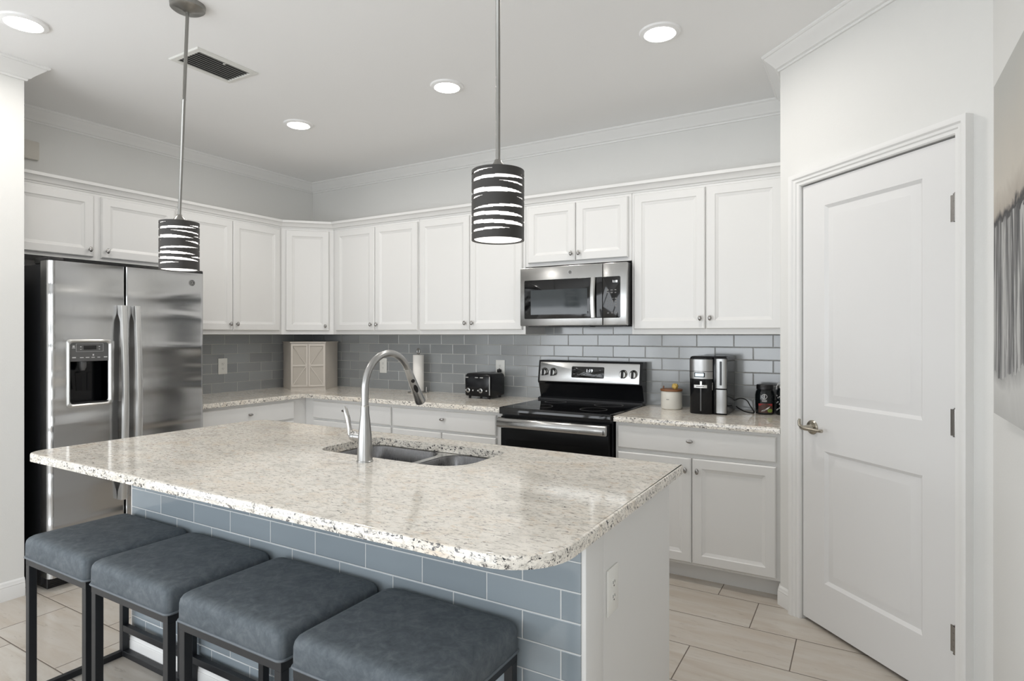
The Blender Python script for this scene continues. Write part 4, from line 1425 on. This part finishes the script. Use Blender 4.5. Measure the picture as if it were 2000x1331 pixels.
def wrap(poly, r, name, mat, par, th=0.0012):
    """polygon given as (angle offset * radius, height) wrapped on the jar"""
    o_ = [[(JX + q * math.cos(A0 + x / r), JY + q * math.sin(A0 + x / r), ZC + z) for x, z in poly] for q in (r + th, r - 0.001)]
    return MB().loops(o_).build(name, mat, par, 0)


def strip(x0, x1, z0, z1, n=10):
    return [(x0 + (x1 - x0) * k / n, z0) for k in range(n + 1)] + [(x1 - (x1 - x0) * k / n, z1) for k in range(n + 1)]


def ell(cx, cz, a_, b_, n=20):
    return [(cx + a_ * math.cos(2 * PI * k / n), cz + b_ * math.sin(2 * PI * k / n)) for k in range(n)]


lb = wrap(strip(-0.045, 0.040, 0.012, 0.066), 0.0535, 'label', 'brown_ink', t)
wrap(strip(-0.043, 0.036, 0.053, 0.066), 0.0540, 'label_band', 'red', lb, 0.0016)
wrap([(-0.028, 0.020), (-0.010, 0.024), (0.010, 0.036), (0.022, 0.050), (0.008, 0.044), (-0.008, 0.032), (-0.022, 0.026)], 0.0540, 'label_swoosh', 'white_ink', lb, 0.0024)
wrap(ell(0.022, 0.026, 0.015, 0.011), 0.0540, 'label_fruit', 'green', lb, 0.0020)
em = MB()
for (ra, rb) in ((0.0155, 0.0125),):
    o1 = ell(-0.010, 0.108, ra, ra, 28)
    i1 = ell(-0.010, 0.108, rb, rb, 28)
    mpj = lambda P_, q: [(JX + q * math.cos(A0 + x / 0.054), JY + q * math.sin(A0 + x / 0.054), ZC + z) for x, z in P_]
    em.loops([mpj(o1, 0.0548), mpj(i1, 0.0548)], False, False)
em.loops([mpj(strip(-0.012, -0.008, 0.098, 0.119, 2), 0.0549), mpj(strip(-0.012, -0.008, 0.098, 0.119, 2), 0.0545)])
for z in (0.085, 0.078):
    em.loops([mpj(strip(-0.024, 0.004, z, z + 0.0035, 4), 0.0549), mpj(strip(-0.024, 0.004, z, z + 0.0035, 4), 0.0545)])
em.build('emblem', 'light_mark', t, 0)

# second jar, half hidden by the pantry wall
JX2, JY2 = 4.103, -0.100
t = thing('storage_jar', (JX2, JY2, ZC), 'dark jar with wire bail half hidden behind the pantry wall', 'jar')
MB().lathe((JX2, JY2, ZC), [(0.033, 0), (0.036, 0.004), (0.036, 0.14), (0.031, 0.152), (0.030, 0.158)], 32).build('body', 'jar_glass', t, 40)
MB().lathe((JX2, JY2, ZC), [(0.031, 0.158), (0.034, 0.160), (0.033, 0.172), (0.015, 0.180)], 32).build('lid', 'nickel', t, 40)
MB().tube([(JX2 - 0.036 * math.cos(k / 12 * PI), JY2 - 0.008, ZC + 0.150 + 0.050 * math.sin(k / 12 * PI)) for k in range(13)], 0.0022, 8).build('wire_bail', 'nickel', t, 60)
m = MB()
for k in range(12):
    a_ = -2.6 + (k % 4) * 0.28
    z = ZC + 0.03 + (k // 4) * 0.036 + (k % 3) * 0.006
    m.lathe((JX2 + 0.0362 * math.cos(a_), JY2 + 0.0362 * math.sin(a_), z), [(0.001, -0.004), (0.004, 0), (0.001, 0.004)], 8)
m.build('label_flecks', 'light_mark', t, 0)

# canvas on the right wall
t = thing('canvas_picture', (RX, -2.1, 1.128), 'grey abstract canvas hanging on the right wall past the pantry door', 'picture')
MB().box(RX - 0.032, RX - 0.001, -2.62, -1.622, 1.128, 2.132, 0.002, 1).build('stretcher', 'canvas_edge', t, 30)
MB().box(RX - 0.0328, RX - 0.0318, -2.619, -1.623, 1.129, 2.131).build('painted_face', 'canvas', t, 0)
